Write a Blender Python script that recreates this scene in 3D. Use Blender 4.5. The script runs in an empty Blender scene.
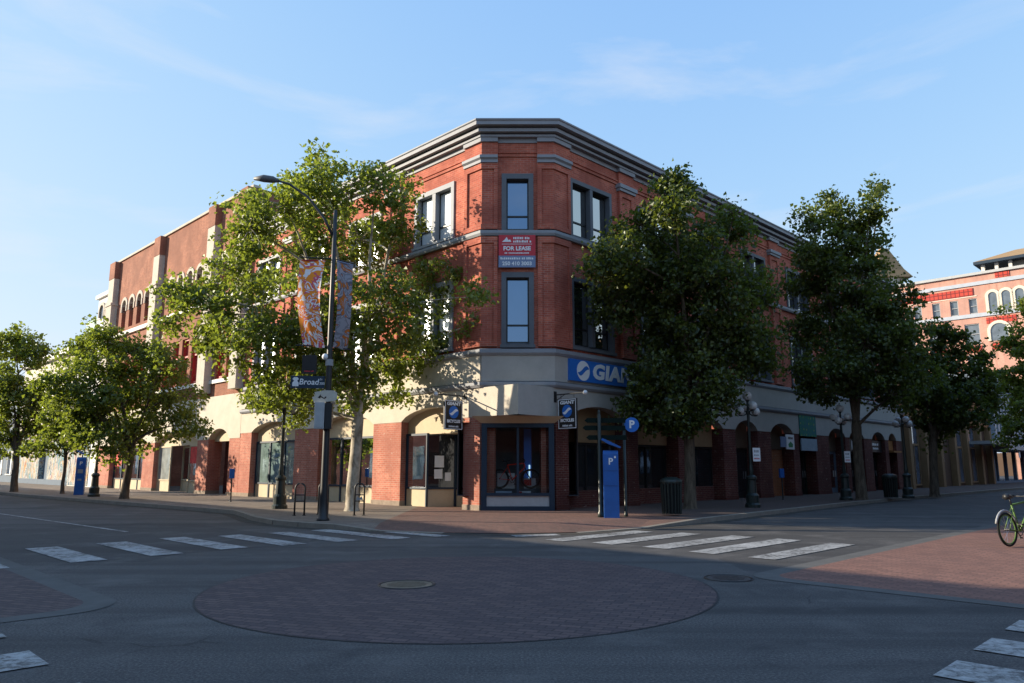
import bpy, bmesh, math, random
from mathutils import Vector, Matrix
random.seed(11)
rnd = random.uniform
R = math.radians
K = math.sqrt(.5)
sc = bpy.context.scene
COL = sc.collection

# ------------------------------------------------------------------ helpers
class F:
    """facade frame: u along the wall, n outward, z up (in the local space of a thing)"""
    def __init__(s, o, du, dn):
        s.o = Vector((o[0], o[1], o[2] if len(o) > 2 else 0)); s.du = Vector((du[0], du[1], 0)); s.dn = Vector((dn[0], dn[1], 0))
    def p(s, u, n, z):
        return s.o + s.du*u + s.dn*n + Vector((0, 0, z))
W0 = F((0, 0), (1, 0), (0, -1))          # plain frame: u = x, n = -y

class MB:
    def __init__(s): s.v = []; s.f = []
    def face(s, pts):
        i = len(s.v); s.v += [tuple(p) for p in pts]; s.f.append(tuple(range(i, i+len(pts))))
    def box(s, fr, u0, u1, n0, n1, z0, z1):
        i = len(s.v)
        for z in (z0, z1):
            for (u, n) in ((u0, n0), (u1, n0), (u1, n1), (u0, n1)): s.v.append(tuple(fr.p(u, n, z)))
        s.f += [tuple(i+k for k in q) for q in ((0,1,2,3),(7,6,5,4),(0,4,5,1),(1,5,6,2),(2,6,7,3),(3,7,4,0))]
        return s
    def quad(s, fr, u0, u1, z0, z1, n):
        s.face([fr.p(u0,n,z0), fr.p(u1,n,z0), fr.p(u1,n,z1), fr.p(u0,n,z1)]); return s
    def prism(s, fr, poly, n0, n1):       # polygon in (u, z) pushed from n0 to n1
        i = len(s.v); m = len(poly)
        for n in (n0, n1):
            for (u, z) in poly: s.v.append(tuple(fr.p(u, n, z)))
        s.f.append(tuple(range(i, i+m))); s.f.append(tuple(range(i+2*m-1, i+m-1, -1)))
        for k in range(m):
            a, b = k, (k+1) % m; s.f.append((i+a, i+m+a, i+m+b, i+b))
        return s
    def tube(s, pts, rs, seg=8, caps=True):
        pts = [Vector(p) for p in pts]
        if not isinstance(rs, (list, tuple)): rs = [rs]*len(pts)
        i0 = len(s.v); ref = None
        for k, p in enumerate(pts):
            d = (pts[min(k+1, len(pts)-1)] - pts[max(k-1, 0)]).normalized()
            if ref is None: ref = Vector((0,0,1)) if abs(d.z) < .9 else Vector((1,0,0))
            a = d.cross(ref).normalized(); b = d.cross(a).normalized(); ref = b.cross(d) if False else ref
            for j in range(seg):
                t = 2*math.pi*j/seg; q = p + (a*math.cos(t) + b*math.sin(t))*rs[k]; s.v.append(tuple(q))
        for k in range(len(pts)-1):
            for j in range(seg):
                a = i0+k*seg+j; b = i0+k*seg+(j+1) % seg; s.f.append((a, b, b+seg, a+seg))
        if caps:
            s.f.append(tuple(i0+j for j in range(seg))); e = i0+(len(pts)-1)*seg; s.f.append(tuple(e+j for j in range(seg-1, -1, -1)))
        return s
    def lathe(s, prof, c=(0,0,0), seg=16, flute=0):
        i0 = len(s.v); c = Vector(c)
        for (r, z) in prof:
            for j in range(seg):
                t = 2*math.pi*j/seg; rr = r*(1-flute*(j % 2)); s.v.append((c.x+rr*math.cos(t), c.y+rr*math.sin(t), c.z+z))
        for k in range(len(prof)-1):
            for j in range(seg):
                a = i0+k*seg+j; b = i0+k*seg+(j+1) % seg; s.f.append((a, b, b+seg, a+seg))
        s.f.append(tuple(i0+j for j in range(seg-1, -1, -1))); e = i0+(len(prof)-1)*seg; s.f.append(tuple(e+j for j in range(seg)))
        return s
    def torus(s, c, ax, R_, r, seg=32, ts=8):
        c = Vector(c); ax = Vector(ax).normalized(); a = ax.orthogonal().normalized(); b = ax.cross(a); i0 = len(s.v)
        for k in range(seg):
            t = 2*math.pi*k/seg; d = a*math.cos(t)+b*math.sin(t)
            for j in range(ts):
                q = 2*math.pi*j/ts; s.v.append(tuple(c + d*(R_+r*math.cos(q)) + ax*(r*math.sin(q))))
        for k in range(seg):
            for j in range(ts):
                k2 = (k+1) % seg; j2 = (j+1) % ts; s.f.append((i0+k*ts+j, i0+k2*ts+j, i0+k2*ts+j2, i0+k*ts+j2))
        return s
    def sphere(s, c, r, seg=14, rings=9, sz=1):
        prof = [(max(1e-4, r*math.sin(math.pi*k/rings)), -r*sz*math.cos(math.pi*k/rings)) for k in range(rings+1)]
        return s.lathe(prof, c, seg)
    def sweep(s, path, prof, close=True):
        """profile [(n, z)] swept with mitred corners along a 2D path; n is outward (to the right of travel)"""
        P = [Vector(p) for p in path]; m = len(prof); i0 = len(s.v)
        for k, p in enumerate(P):
            d1 = (P[k]-P[k-1]).normalized() if k else None; d2 = (P[k+1]-P[k]).normalized() if k < len(P)-1 else None
            if d1 is None: o = Vector((d2.y, -d2.x))
            elif d2 is None: o = Vector((d1.y, -d1.x))
            else:
                n1 = Vector((d1.y, -d1.x)); n2 = Vector((d2.y, -d2.x)); o = (n1+n2); o = o/(1+n1.dot(n2))
            for (n, z) in prof: s.v.append((p.x+o.x*n, p.y+o.y*n, z))
        for k in range(len(P)-1):
            for j in range(m if close else m-1):
                a = i0+k*m+j; b = i0+k*m+(j+1) % m; s.f.append((a, b, b+m, a+m))
        if close:
            s.f.append(tuple(i0+j for j in range(m-1, -1, -1))); e = i0+(len(P)-1)*m; s.f.append(tuple(e+j for j in range(m)))
        return s
    def wall(s, fr, u0, u1, z0, z1, ops=(), n=0, depth=.3):
        us = sorted({u0, u1} | {a for o in ops for a in o[:2]}); zs = sorted({z0, z1} | {a for o in ops for a in o[2:4]})
        us = [u for u in us if u0 <= u <= u1]; zs = [z for z in zs if z0 <= z <= z1]
        hole = lambda u, z: any(o[0] < u < o[1] and o[2] < z < o[3] for o in ops)
        for a, b in zip(us, us[1:]):
            for c, d in zip(zs, zs[1:]):
                if not hole((a+b)/2, (c+d)/2): s.quad(fr, a, b, c, d, n)
        for (a, b, c, d) in [o[:4] for o in ops]:
            for (p, q, r_, t) in ((a, c, b, c), (b, c, b, d), (b, d, a, d), (a, d, a, c)):
                s.face([fr.p(p, n, q), fr.p(r_, n, t), fr.p(r_, n-depth, t), fr.p(p, n-depth, q)])
        return s
    def mesh(s, name, weld=False, smooth=False, fix=True, bevel=0):
        me = bpy.data.meshes.new(name); me.from_pydata(s.v, [], s.f)
        bm = bmesh.new(); bm.from_mesh(me)
        if weld: bmesh.ops.remove_doubles(bm, verts=bm.verts, dist=.0005)
        if fix: bmesh.ops.recalc_face_normals(bm, faces=bm.faces)
        if bevel: bmesh.ops.bevel(bm, geom=list(bm.edges), offset=bevel, segments=2, affect='EDGES', profile=.7)
        bm.to_mesh(me); bm.free()
        if smooth: me.polygons.foreach_set('use_smooth', [True]*len(me.polygons))
        return me
    def build(s, name, mat, parent=None, **kw):
        me = s.mesh(name, **kw); me.materials.append(mat)
        o = bpy.data.objects.new(name, me); COL.objects.link(o); o.parent = parent
        return o

def tag(o, label=None, cat=None, group=None, kind=None):
    if label: o['label'] = label
    if cat: o['category'] = cat
    if group: o['group'] = group
    if kind: o['kind'] = kind
    return o
def thing(name, label, cat, loc=(0,0,0), rz=0, group=None):
    o = bpy.data.objects.new(name, None); COL.objects.link(o); o.location = (loc[0], loc[1], loc[2] if len(loc) > 2 else 0); o.rotation_euler = (0, 0, rz)
    o.empty_display_size = .2
    return tag(o, label, cat, group)
def kids(o): return [c for c in bpy.data.objects if c.parent == o]
def copy_tree(o, parent=None):
    ch = kids(o)
    c = o.copy(); COL.objects.link(c); c.parent = parent
    for k in ch: copy_tree(k, c)
    return c

def text_obj(name, body, size, fr, u, n, z, mat, parent, ext=.006, bold=0, shear=0, sx=1, align='CENTER', space=1):
    """raised lettering, read along +u of the frame, facing +n; (u, z) is the centre of the line"""
    cu = bpy.data.curves.new('lettering', 'FONT'); cu.body = body; cu.size = size; cu.extrude = ext; cu.offset = bold; cu.shear = shear
    cu.align_x = align; cu.align_y = 'CENTER'; cu.resolution_u = 3; cu.space_character = space
    t = bpy.data.objects.new('lettering', cu); COL.objects.link(t)
    dg = bpy.context.evaluated_depsgraph_get(); dg.update()
    me = bpy.data.meshes.new_from_object(t.evaluated_get(dg)); bpy.data.objects.remove(t); bpy.data.curves.remove(cu)
    for v in me.vertices:
        x, y, w = v.co; v.co = fr.p(u+x*sx, n+w+ext, z+y)
    me.materials.clear(); me.materials.append(mat)
    o = bpy.data.objects.new(name, me); COL.objects.link(o); o.parent = parent
    return o

# ------------------------------------------------------------------ materials
MATS = {}
class NT:
    def __init__(s, name):
        s.m = bpy.data.materials.new(name); s.m.use_nodes = True; s.t = s.m.node_tree; s.t.nodes.clear()
        s.out = s.n('ShaderNodeOutputMaterial'); MATS[name] = s.m
    def n(s, typ, **kw):
        q = s.t.nodes.new(typ)
        for k, v in kw.items():
            if k in q.inputs: q.inputs[k].default_value = v
            else: setattr(q, k, v)
        return q
    def l(s, a, b): s.t.links.new(a, b)
    def bsdf(s, rough=.8, spec=.3, metal=0):
        b = s.n('ShaderNodeBsdfPrincipled'); b.inputs['Roughness'].default_value = rough; b.inputs['Specular IOR Level'].default_value = spec; b.inputs['Metallic'].default_value = metal
        s.l(b.outputs[0], s.out.inputs['Surface']); return b
    def noise(s, scale, detail=4, rough=.6, vec=None, dist=0):
        q = s.n('ShaderNodeTexNoise'); q.inputs['Scale'].default_value = scale; q.inputs['Detail'].default_value = detail; q.inputs['Roughness'].default_value = rough; q.inputs['Distortion'].default_value = dist
        if vec is not None: s.l(vec, q.inputs['Vector'])
        return q.outputs['Fac']
    def ramp(s, fac, stops, mode='LINEAR'):
        q = s.n('ShaderNodeValToRGB'); q.color_ramp.interpolation = mode; e = q.color_ramp.elements
        while len(e) > 1: e.remove(e[-1])
        e[0].position, e[0].color = stops[0][0], c4(stops[0][1])
        for p, c in stops[1:]: x = e.new(p); x.color = c4(c)
        s.l(fac, q.inputs['Fac']); return q.outputs['Color']
    def mix(s, fac, a, b, mode='MIX'):
        q = s.n('ShaderNodeMix', data_type='RGBA', blend_type=mode)
        for sock, v in ((q.inputs[0], fac), (q.inputs[6], a), (q.inputs[7], b)):
            if hasattr(v, 'is_linked') or isinstance(v, bpy.types.NodeSocket): s.l(v, sock)
            else: sock.default_value = v if sock == q.inputs[0] else c4(v)
        return q.outputs[2]
    def math(s, op, a, b=0.0, clamp=False):
        q = s.n('ShaderNodeMath', operation=op, use_clamp=clamp)
        for k, v in enumerate((a, b)):
            if isinstance(v, bpy.types.NodeSocket): s.l(v, q.inputs[k])
            else: q.inputs[k].default_value = v
        return q.outputs[0]
    def bump(s, h, b, strength=.3, dist=.02):
        q = s.n('ShaderNodeBump'); q.inputs['Strength'].default_value = strength; q.inputs['Distance'].default_value = dist
        s.l(h, q.inputs['Height']); s.l(q.outputs[0], b.inputs['Normal'])
    def obj(s): return s.n('ShaderNodeTexCoord').outputs['Object']
def c4(c): return (c[0], c[1], c[2], 1) if len(c) == 3 else tuple(c)

def plain(name, col, rough=.6, var=.18, scale=2.5, spec=.3, metal=0, bump=0, stain=.25):
    t = NT(name); b = t.bsdf(rough, spec, metal); o = t.obj()
    a = t.noise(scale, 5, .65, o); f = t.noise(scale*9, 3, .6, o)
    dk = [x*(1-var) for x in col]; lt = [min(1, x*(1+var)) for x in col]
    c = t.ramp(a, [(.3, dk), (.7, lt)])
    if stain:
        st = t.noise(.7, 6, .7, o, .6); c = t.mix(t.math('MULTIPLY', t.ramp(st, [(.5, (0,0,0)), (.75, (1,1,1))]), stain), c, [x*.45 for x in col])
    c = t.mix(.25, c, t.ramp(f, [(.3, dk), (.7, lt)]))
    t.l(c, b.inputs['Base Color'])
    t.l(t.math('ADD', t.math('MULTIPLY', f, .2), rough-.1), b.inputs['Roughness'])
    if bump: t.bump(f, b, bump, .01)
    return t.m

def wallcoord(t):
    """(run along the wall, height) for any upright face, in object space"""
    tc = t.n('ShaderNodeTexCoord'); p = t.n('ShaderNodeSeparateXYZ'); n = t.n('ShaderNodeSeparateXYZ')
    t.l(tc.outputs['Object'], p.inputs[0]); t.l(tc.outputs['Normal'], n.inputs[0])
    u = t.math('SUBTRACT', t.math('MULTIPLY', p.outputs[1], n.outputs[0]), t.math('MULTIPLY', p.outputs[0], n.outputs[1]))
    c = t.n('ShaderNodeCombineXYZ'); t.l(u, c.inputs[0]); t.l(p.outputs[2], c.inputs[1])
    return c.outputs[0], tc.outputs['Object']
def brick(name, c1, c2, mortar, bw=.23, bh=.078, pale=0, grime=.45, ms=.008, msm=.2):
    t = NT(name); b = t.bsdf(.88, .2); vec, ob = wallcoord(t)
    q = t.n('ShaderNodeTexBrick', offset=.5); t.l(vec, q.inputs['Vector'])
    q.inputs['Color1'].default_value = c4(c1); q.inputs['Color2'].default_value = c4(c2); q.inputs['Mortar'].default_value = c4(mortar)
    q.inputs['Scale'].default_value = 1; q.inputs['Mortar Size'].default_value = ms; q.inputs['Mortar Smooth'].default_value = msm
    q.inputs['Brick Width'].default_value = bw; q.inputs['Row Height'].default_value = bh; q.inputs['Bias'].default_value = 0
    c = q.outputs['Color']
    blot = t.noise(1.1, 6, .7, ob, .4); c = t.mix(t.math('MULTIPLY', t.ramp(blot, [(.42, (0,0,0)), (.72, (1,1,1))]), grime), c, [x*.42 for x in c1])
    fine = t.noise(7, 4, .7, ob); c = t.mix(t.math('MULTIPLY', t.ramp(fine, [(.5, (0,0,0)), (.8, (1,1,1))]), .45), c, [min(1, x*1.7) for x in c2])
    mpv = t.n('ShaderNodeMapping'); mpv.inputs['Scale'].default_value = (1, .12, 1); t.l(vec, mpv.inputs['Vector'])
    c = t.mix(t.math('MULTIPLY', t.ramp(t.noise(2.6, 5, .7, mpv.outputs[0]), [(.48, (0,0,0)), (.7, (1,1,1))]), .45), c, [x*.38 for x in c1])
    patch = t.noise(.55, 3, .5, ob); c = t.mix(t.math('MULTIPLY', t.ramp(patch, [(.4, (0,0,0)), (.6, (1,1,1))]), .55), c, [c2[0]*.75, c2[1]*.9, c2[2]*1.0])
    if pale:
        sc_ = t.n('ShaderNodeMapping'); sc_.inputs['Scale'].default_value = (1, 2.6, 1); t.l(vec, sc_.inputs['Vector'])
        w = t.noise(3.2, 5, .75, sc_.outputs[0]); c = t.mix(t.math('MULTIPLY', t.ramp(w, [(.6, (0,0,0)), (.68, (1,1,1))]), pale), c, (.5, .42, .36))
    t.l(c, b.inputs['Base Color']); t.bump(q.outputs['Fac'], b, -.35, .012)
    return t.m
def pane(name, base, refl=.3, tint=(.9,.95,1), var=.3, vscale=1.2, rough=.02):
    t = NT(name); o = t.obj()
    d = t.n('ShaderNodeBsdfDiffuse'); v = t.noise(vscale, 4, .6, o)
    t.l(t.ramp(v, [(.35, [x*(1-var) for x in base]), (.65, [x*(1+var) for x in base])]), d.inputs['Color'])
    g = t.n('ShaderNodeBsdfGlossy'); g.inputs['Color'].default_value = c4(tint); g.inputs['Roughness'].default_value = rough
    wob = t.noise(.9, 2, .5, o); bp = t.n('ShaderNodeBump'); bp.inputs['Strength'].default_value = .04; bp.inputs['Distance'].default_value = .05; t.l(wob, bp.inputs['Height']); t.l(bp.outputs[0], g.inputs['Normal'])
    lw = t.n('ShaderNodeFresnel'); lw.inputs['IOR'].default_value = 1.45
    f = t.math('ADD', lw.outputs[0], refl, True)
    m = t.n('ShaderNodeMixShader'); t.l(f, m.inputs[0]); t.l(d.outputs[0], m.inputs[1]); t.l(g.outputs[0], m.inputs[2]); t.l(m.outputs[0], t.out.inputs['Surface'])
    return t.m
def clear_glass(name, refl=.1, tint=(.8,.85,.85)):
    t = NT(name); a = t.n('ShaderNodeBsdfTransparent'); a.inputs['Color'].default_value = c4(tint)
    g = t.n('ShaderNodeBsdfGlossy'); g.inputs['Roughness'].default_value = .01
    lw = t.n('ShaderNodeFresnel'); lw.inputs['IOR'].default_value = 1.45; f = t.math('ADD', lw.outputs[0], refl, True)
    m = t.n('ShaderNodeMixShader'); t.l(f, m.inputs[0]); t.l(a.outputs[0], m.inputs[1]); t.l(g.outputs[0], m.inputs[2]); t.l(m.outputs[0], t.out.inputs['Surface'])
    return t.m
def leafmat(name, dark, mid, light, trans=.4):
    t = NT(name); o = t.obj()
    g = t.n('ShaderNodeNewGeometry'); r = g.outputs['Random Per Island']
    clump = t.noise(.9, 3, .6, o)
    v = t.math('ADD', t.math('MULTIPLY', r, .6), t.math('MULTIPLY', clump, .55))
    c = t.ramp(v, [(.2, dark), (.55, mid), (.92, light)])
    d = t.n('ShaderNodeBsdfDiffuse'); t.l(c, d.inputs['Color'])
    tr = t.n('ShaderNodeBsdfTranslucent'); t.l(t.mix(.6, c, (.36, .44, .04)), tr.inputs['Color'])
    m = t.n('ShaderNodeMixShader'); m.inputs[0].default_value = trans; t.l(d.outputs[0], m.inputs[1]); t.l(tr.outputs[0], m.inputs[2])
    gl = t.n('ShaderNodeBsdfGlossy'); gl.inputs['Roughness'].default_value = .45; gl.inputs['Color'].default_value = (.8, .85, .75, 1)
    m2 = t.n('ShaderNodeMixShader'); m2.inputs[0].default_value = .05; t.l(m.outputs[0], m2.inputs[1]); t.l(gl.outputs[0], m2.inputs[2]); t.l(m2.outputs[0], t.out.inputs['Surface'])
    return t.m
def barkmat(name, stops, scale=6, stretch=.35):
    t = NT(name); b = t.bsdf(.9, .2); o = t.obj(); mp = t.n('ShaderNodeMapping'); mp.inputs['Scale'].default_value = (1, 1, stretch); t.l(o, mp.inputs['Vector'])
    f = t.noise(scale, 6, .7, mp.outputs[0], .5); t.l(t.ramp(f, stops), b.inputs['Base Color']); t.bump(f, b, .5, .02); return t.m

STUCCO_L = plain('sunlit_stucco', (.60, .54, .45), .9, .10, 1.5, .15, bump=.15, stain=.12)  # left facade's stucco, colour lightened to read as sunlit
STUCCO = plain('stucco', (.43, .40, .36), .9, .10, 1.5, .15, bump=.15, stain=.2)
TRIM = plain('trim_paint', (.28, .29, .315), .6, .10, 2, .3, stain=.15)
CREAM = plain('cream_paint', (.56, .46, .31), .7, .10, 2, .3, stain=.15)
WHITE = plain('white_paint', (.66, .64, .60), .6, .05, 3, .3, stain=.1)
STONE = plain('stone_trim', (.52, .47, .40), .85, .15, 3, .2, bump=.2)
DARK = plain('dark_interior', (.018, .017, .016), .9, .3, 3, .1, stain=0)
BLACKM = plain('black_metal', (.016, .017, .019), .45, .2, 8, .5, stain=0)
GREENM = plain('green_black_metal', (.012, .022, .020), .4, .2, 8, .5, stain=0)
GREYM = plain('grey_metal', (.30, .31, .32), .45, .15, 6, .5, stain=.1)
LGREY = plain('light_grey_paint', (.42, .43, .43), .5, .12, 5, .4)
BLUE = plain('blue_paint', (.020, .11, .38), .5, .16, 3, .4, stain=.35)
TRIMD = plain('shaded_trim_paint', (.125, .135, .152), .6, .12, 2, .3, stain=.25)  # trim colour darkened for the shaded chamfer and right-hand windows
BLUEA = plain('sign_blue', (.02, .15, .52), .5, .05, 4, .4, stain=.05)
SIGNW = plain('sign_white', (.80, .80, .80), .5, .04, 4, .3, stain=.05)
SIGNB = plain('sign_black', (.02, .018, .018), .5, .1, 4, .4, stain=0)
SIGNR = plain('sign_red', (.55, .045, .06), .6, .06, 4, .3, stain=.05)
SIGNG = plain('sign_grey_blue', (.20, .25, .38), .6, .06, 4, .3, stain=.05)
NAVY = plain('navy_paint', (.012, .03, .055), .5, .1, 4, .4, stain=0)
REDP = plain('red_paint', (.45, .03, .025), .4, .1, 4, .4, stain=0)
LIME = plain('lime_paint', (.085, .16, .035), .4, .08, 6, .4, stain=0)
RUBBER = plain('rubber', (.015, .015, .015), .8, .2, 8, .2, stain=0)
CHROME = plain('brushed_metal', (.55, .56, .57), .35, .08, 8, .5, metal=.9, stain=0)
ORANGE = plain('orange_stucco', (.36, .16, .06), .8, .1, 2, .2)
TAN = plain('tan_stucco', (.27, .17, .09), .85, .1, 2, .2)
TANBR = plain('brown_stucco', (.12, .075, .05), .85, .15, 2, .2)
GREYB = plain('grey_blue_stucco', (.16, .20, .25), .85, .12, 2, .2)
CREAMW = plain('pale_cream_stucco', (.66, .60, .50), .85, .1, 2, .2)
WHITEW = plain('white_stucco', (.74, .73, .70), .85, .06, 2, .2)
MINT = plain('mint_stucco', (.50, .62, .56), .85, .06, 2, .2)
ROOF = plain('flat_roofing', (.10, .10, .10), .95, .2, 1, .1)
TILE = plain('tan_roof_shingle', (.36, .24, .13), .9, .2, 6, .1, bump=.3)
TERRA = plain('red_terracotta', (.48, .06, .04), .7, .2, 6, .3)
BLUEST = plain('pale_blue_stone', (.42, .46, .52), .8, .1, 3, .2)
BRICKM = brick('main_brick', (.64, .175, .105), (.40, .092, .060), (.52, .30, .23), grime=.8)
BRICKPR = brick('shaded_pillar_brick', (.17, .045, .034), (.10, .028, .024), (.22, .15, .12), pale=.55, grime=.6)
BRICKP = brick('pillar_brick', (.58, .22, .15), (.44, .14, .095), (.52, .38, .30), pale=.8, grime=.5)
BRICKL = brick('salmon_brick', (.40, .155, .092), (.28, .102, .064), (.42, .27, .2), grime=.6)
BRICKPINK = brick('pink_brick', (.58, .30, .225), (.52, .26, .195), (.60, .40, .34), grime=.15)
REDBR = brick('dark_red_brick', (.15, .035, .025), (.09, .025, .02), (.14, .09, .075), grime=.6)
GLASS_SKY = pane('window_glass', (.025, .045, .08), .26, (.50, .70, 1))
GLASS_DK = pane('dark_window_glass', (.018, .02, .022), .09)
GLASS_BL = pane('blind_window_glass', (.46, .49, .54), .03, var=.12, rough=.5)
GLASS_TEAL = pane('dusty_shop_glass', (.16, .22, .21), .10, var=.5, vscale=.8)
GLASS_R = pane('side_window_glass', (.02, .025, .03), .42, (1, .97, .93))
SHOPGLASS = clear_glass('clear_shop_glass', .02, (.93,.95,.95))
PINKGL = pane('grey_window_glass', (.10, .12, .14), .10)
LEAF_Y = leafmat('plane_leaves', (.022, .038, .007), (.11, .150, .018), (.26, .29, .040), .55)
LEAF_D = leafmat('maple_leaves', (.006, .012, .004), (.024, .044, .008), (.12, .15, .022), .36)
LEAF_M = leafmat('street_tree_leaves', (.020, .036, .007), (.095, .140, .017), (.23, .265, .036), .54)
BARK_P = barkmat('plane_bark', [(.35, (.17, .14, .10)), (.5, (.42, .37, .29)), (.65, (.60, .54, .44))], 3.5, .5)
BARK = barkmat('brown_bark', [(.35, (.055, .042, .030)), (.65, (.16, .125, .09))], 8, .25)
# ------------------------------------------------------------------ world, sun, camera
SUN = Vector((-.992, .125, 0)).normalized(); ELEV = R(16.0)
w = bpy.data.worlds.new('World'); sc.world = w; w.use_nodes = True
nt = w.node_tree; nt.nodes.clear()
def wn(typ, **kw):
    q = nt.nodes.new(typ)
    for k, v in kw.items(): setattr(q, k, v)
    return q
sky = wn('ShaderNodeTexSky', sky_type='NISHITA', sun_disc=False, sun_elevation=ELEV, sun_rotation=math.atan2(SUN.x, SUN.y), altitude=20, air_density=1.0, dust_density=.6, ozone_density=1.6)
tc = wn('ShaderNodeTexCoord'); mp = wn('ShaderNodeMapping'); mp.inputs['Scale'].default_value = (1.1, 1.6, 5.5); mp.inputs['Location'].default_value = (5.5, 1.1, 3.3); mp.inputs['Rotation'].default_value = (0, R(8), R(20)); nt.links.new(tc.outputs['Generated'], mp.inputs['Vector'])
nz = wn('ShaderNodeTexNoise'); nz.inputs['Scale'].default_value = 2.3; nz.inputs['Detail'].default_value = 7; nz.inputs['Roughness'].default_value = .58; nz.inputs['Distortion'].default_value = .5; nt.links.new(mp.outputs[0], nz.inputs['Vector'])
cr = wn('ShaderNodeValToRGB'); cr.color_ramp.elements[0].position = .52; cr.color_ramp.elements[1].position = .84; nt.links.new(nz.outputs['Fac'], cr.inputs['Fac'])
cm = wn('ShaderNodeMath', operation='MULTIPLY'); cm.inputs[1].default_value = .50; nt.links.new(cr.outputs['Color'], cm.inputs[0])
mul = wn('ShaderNodeVectorMath', operation='MULTIPLY'); mul.inputs[1].default_value = (.275, .43, 1.6); nt.links.new(sky.outputs[0], mul.inputs[0])
den = wn('ShaderNodeVectorMath', operation='ADD'); den.inputs[1].default_value = (.55, .55, .55); nt.links.new(mul.outputs[0], den.inputs[0])
dv = wn('ShaderNodeVectorMath', operation='DIVIDE'); nt.links.new(mul.outputs[0], dv.inputs[0]); nt.links.new(den.outputs[0], dv.inputs[1])
scl = wn('ShaderNodeVectorMath', operation='SCALE'); scl.inputs['Scale'].default_value = 1.1/.12; nt.links.new(dv.outputs[0], scl.inputs[0])
mx = wn('ShaderNodeMix', data_type='RGBA'); mx.inputs[7].default_value = (7.2, 7.4, 7.9, 1); nt.links.new(cm.outputs[0], mx.inputs[0]); nt.links.new(scl.outputs[0], mx.inputs[6])
bg = wn('ShaderNodeBackground'); bg.inputs['Strength'].default_value = .12; nt.links.new(mx.outputs[2], bg.inputs['Color'])
wo = wn('ShaderNodeOutputWorld'); nt.links.new(bg.outputs[0], wo.inputs['Surface'])

ld = bpy.data.lights.new('sun', 'SUN'); ld.energy = 9.0; ld.angle = R(.5); ld.color = (1.0, .87, .68)
sun = bpy.data.objects.new('sun', ld); COL.objects.link(sun)
sun.rotation_euler = Vector((-SUN.x*math.cos(ELEV), -SUN.y*math.cos(ELEV), -math.sin(ELEV))).to_track_quat('-Z', 'Y').to_euler(); sun.location = (-60, 20, 40)

cam = bpy.data.cameras.new('camera'); co = bpy.data.objects.new('camera', cam); COL.objects.link(co)
cam.sensor_width = 36; cam.lens = 745/1024*36; cam.clip_end = 3000; cam.clip_start = .1
co.location = (0, 0, 1.55); co.rotation_euler = (R(90)+math.atan(125.5/745), 0, 0); sc.camera = co
sc.view_settings.view_transform = 'Standard'; sc.view_settings.look = 'None'; sc.view_settings.exposure = 0
sc.cycles.max_bounces = 8; sc.cycles.transparent_max_bounces = 8; sc.cycles.caustics_reflective = False; sc.cycles.caustics_refractive = False
sc.cycles.sample_clamp_indirect = 6

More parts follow.
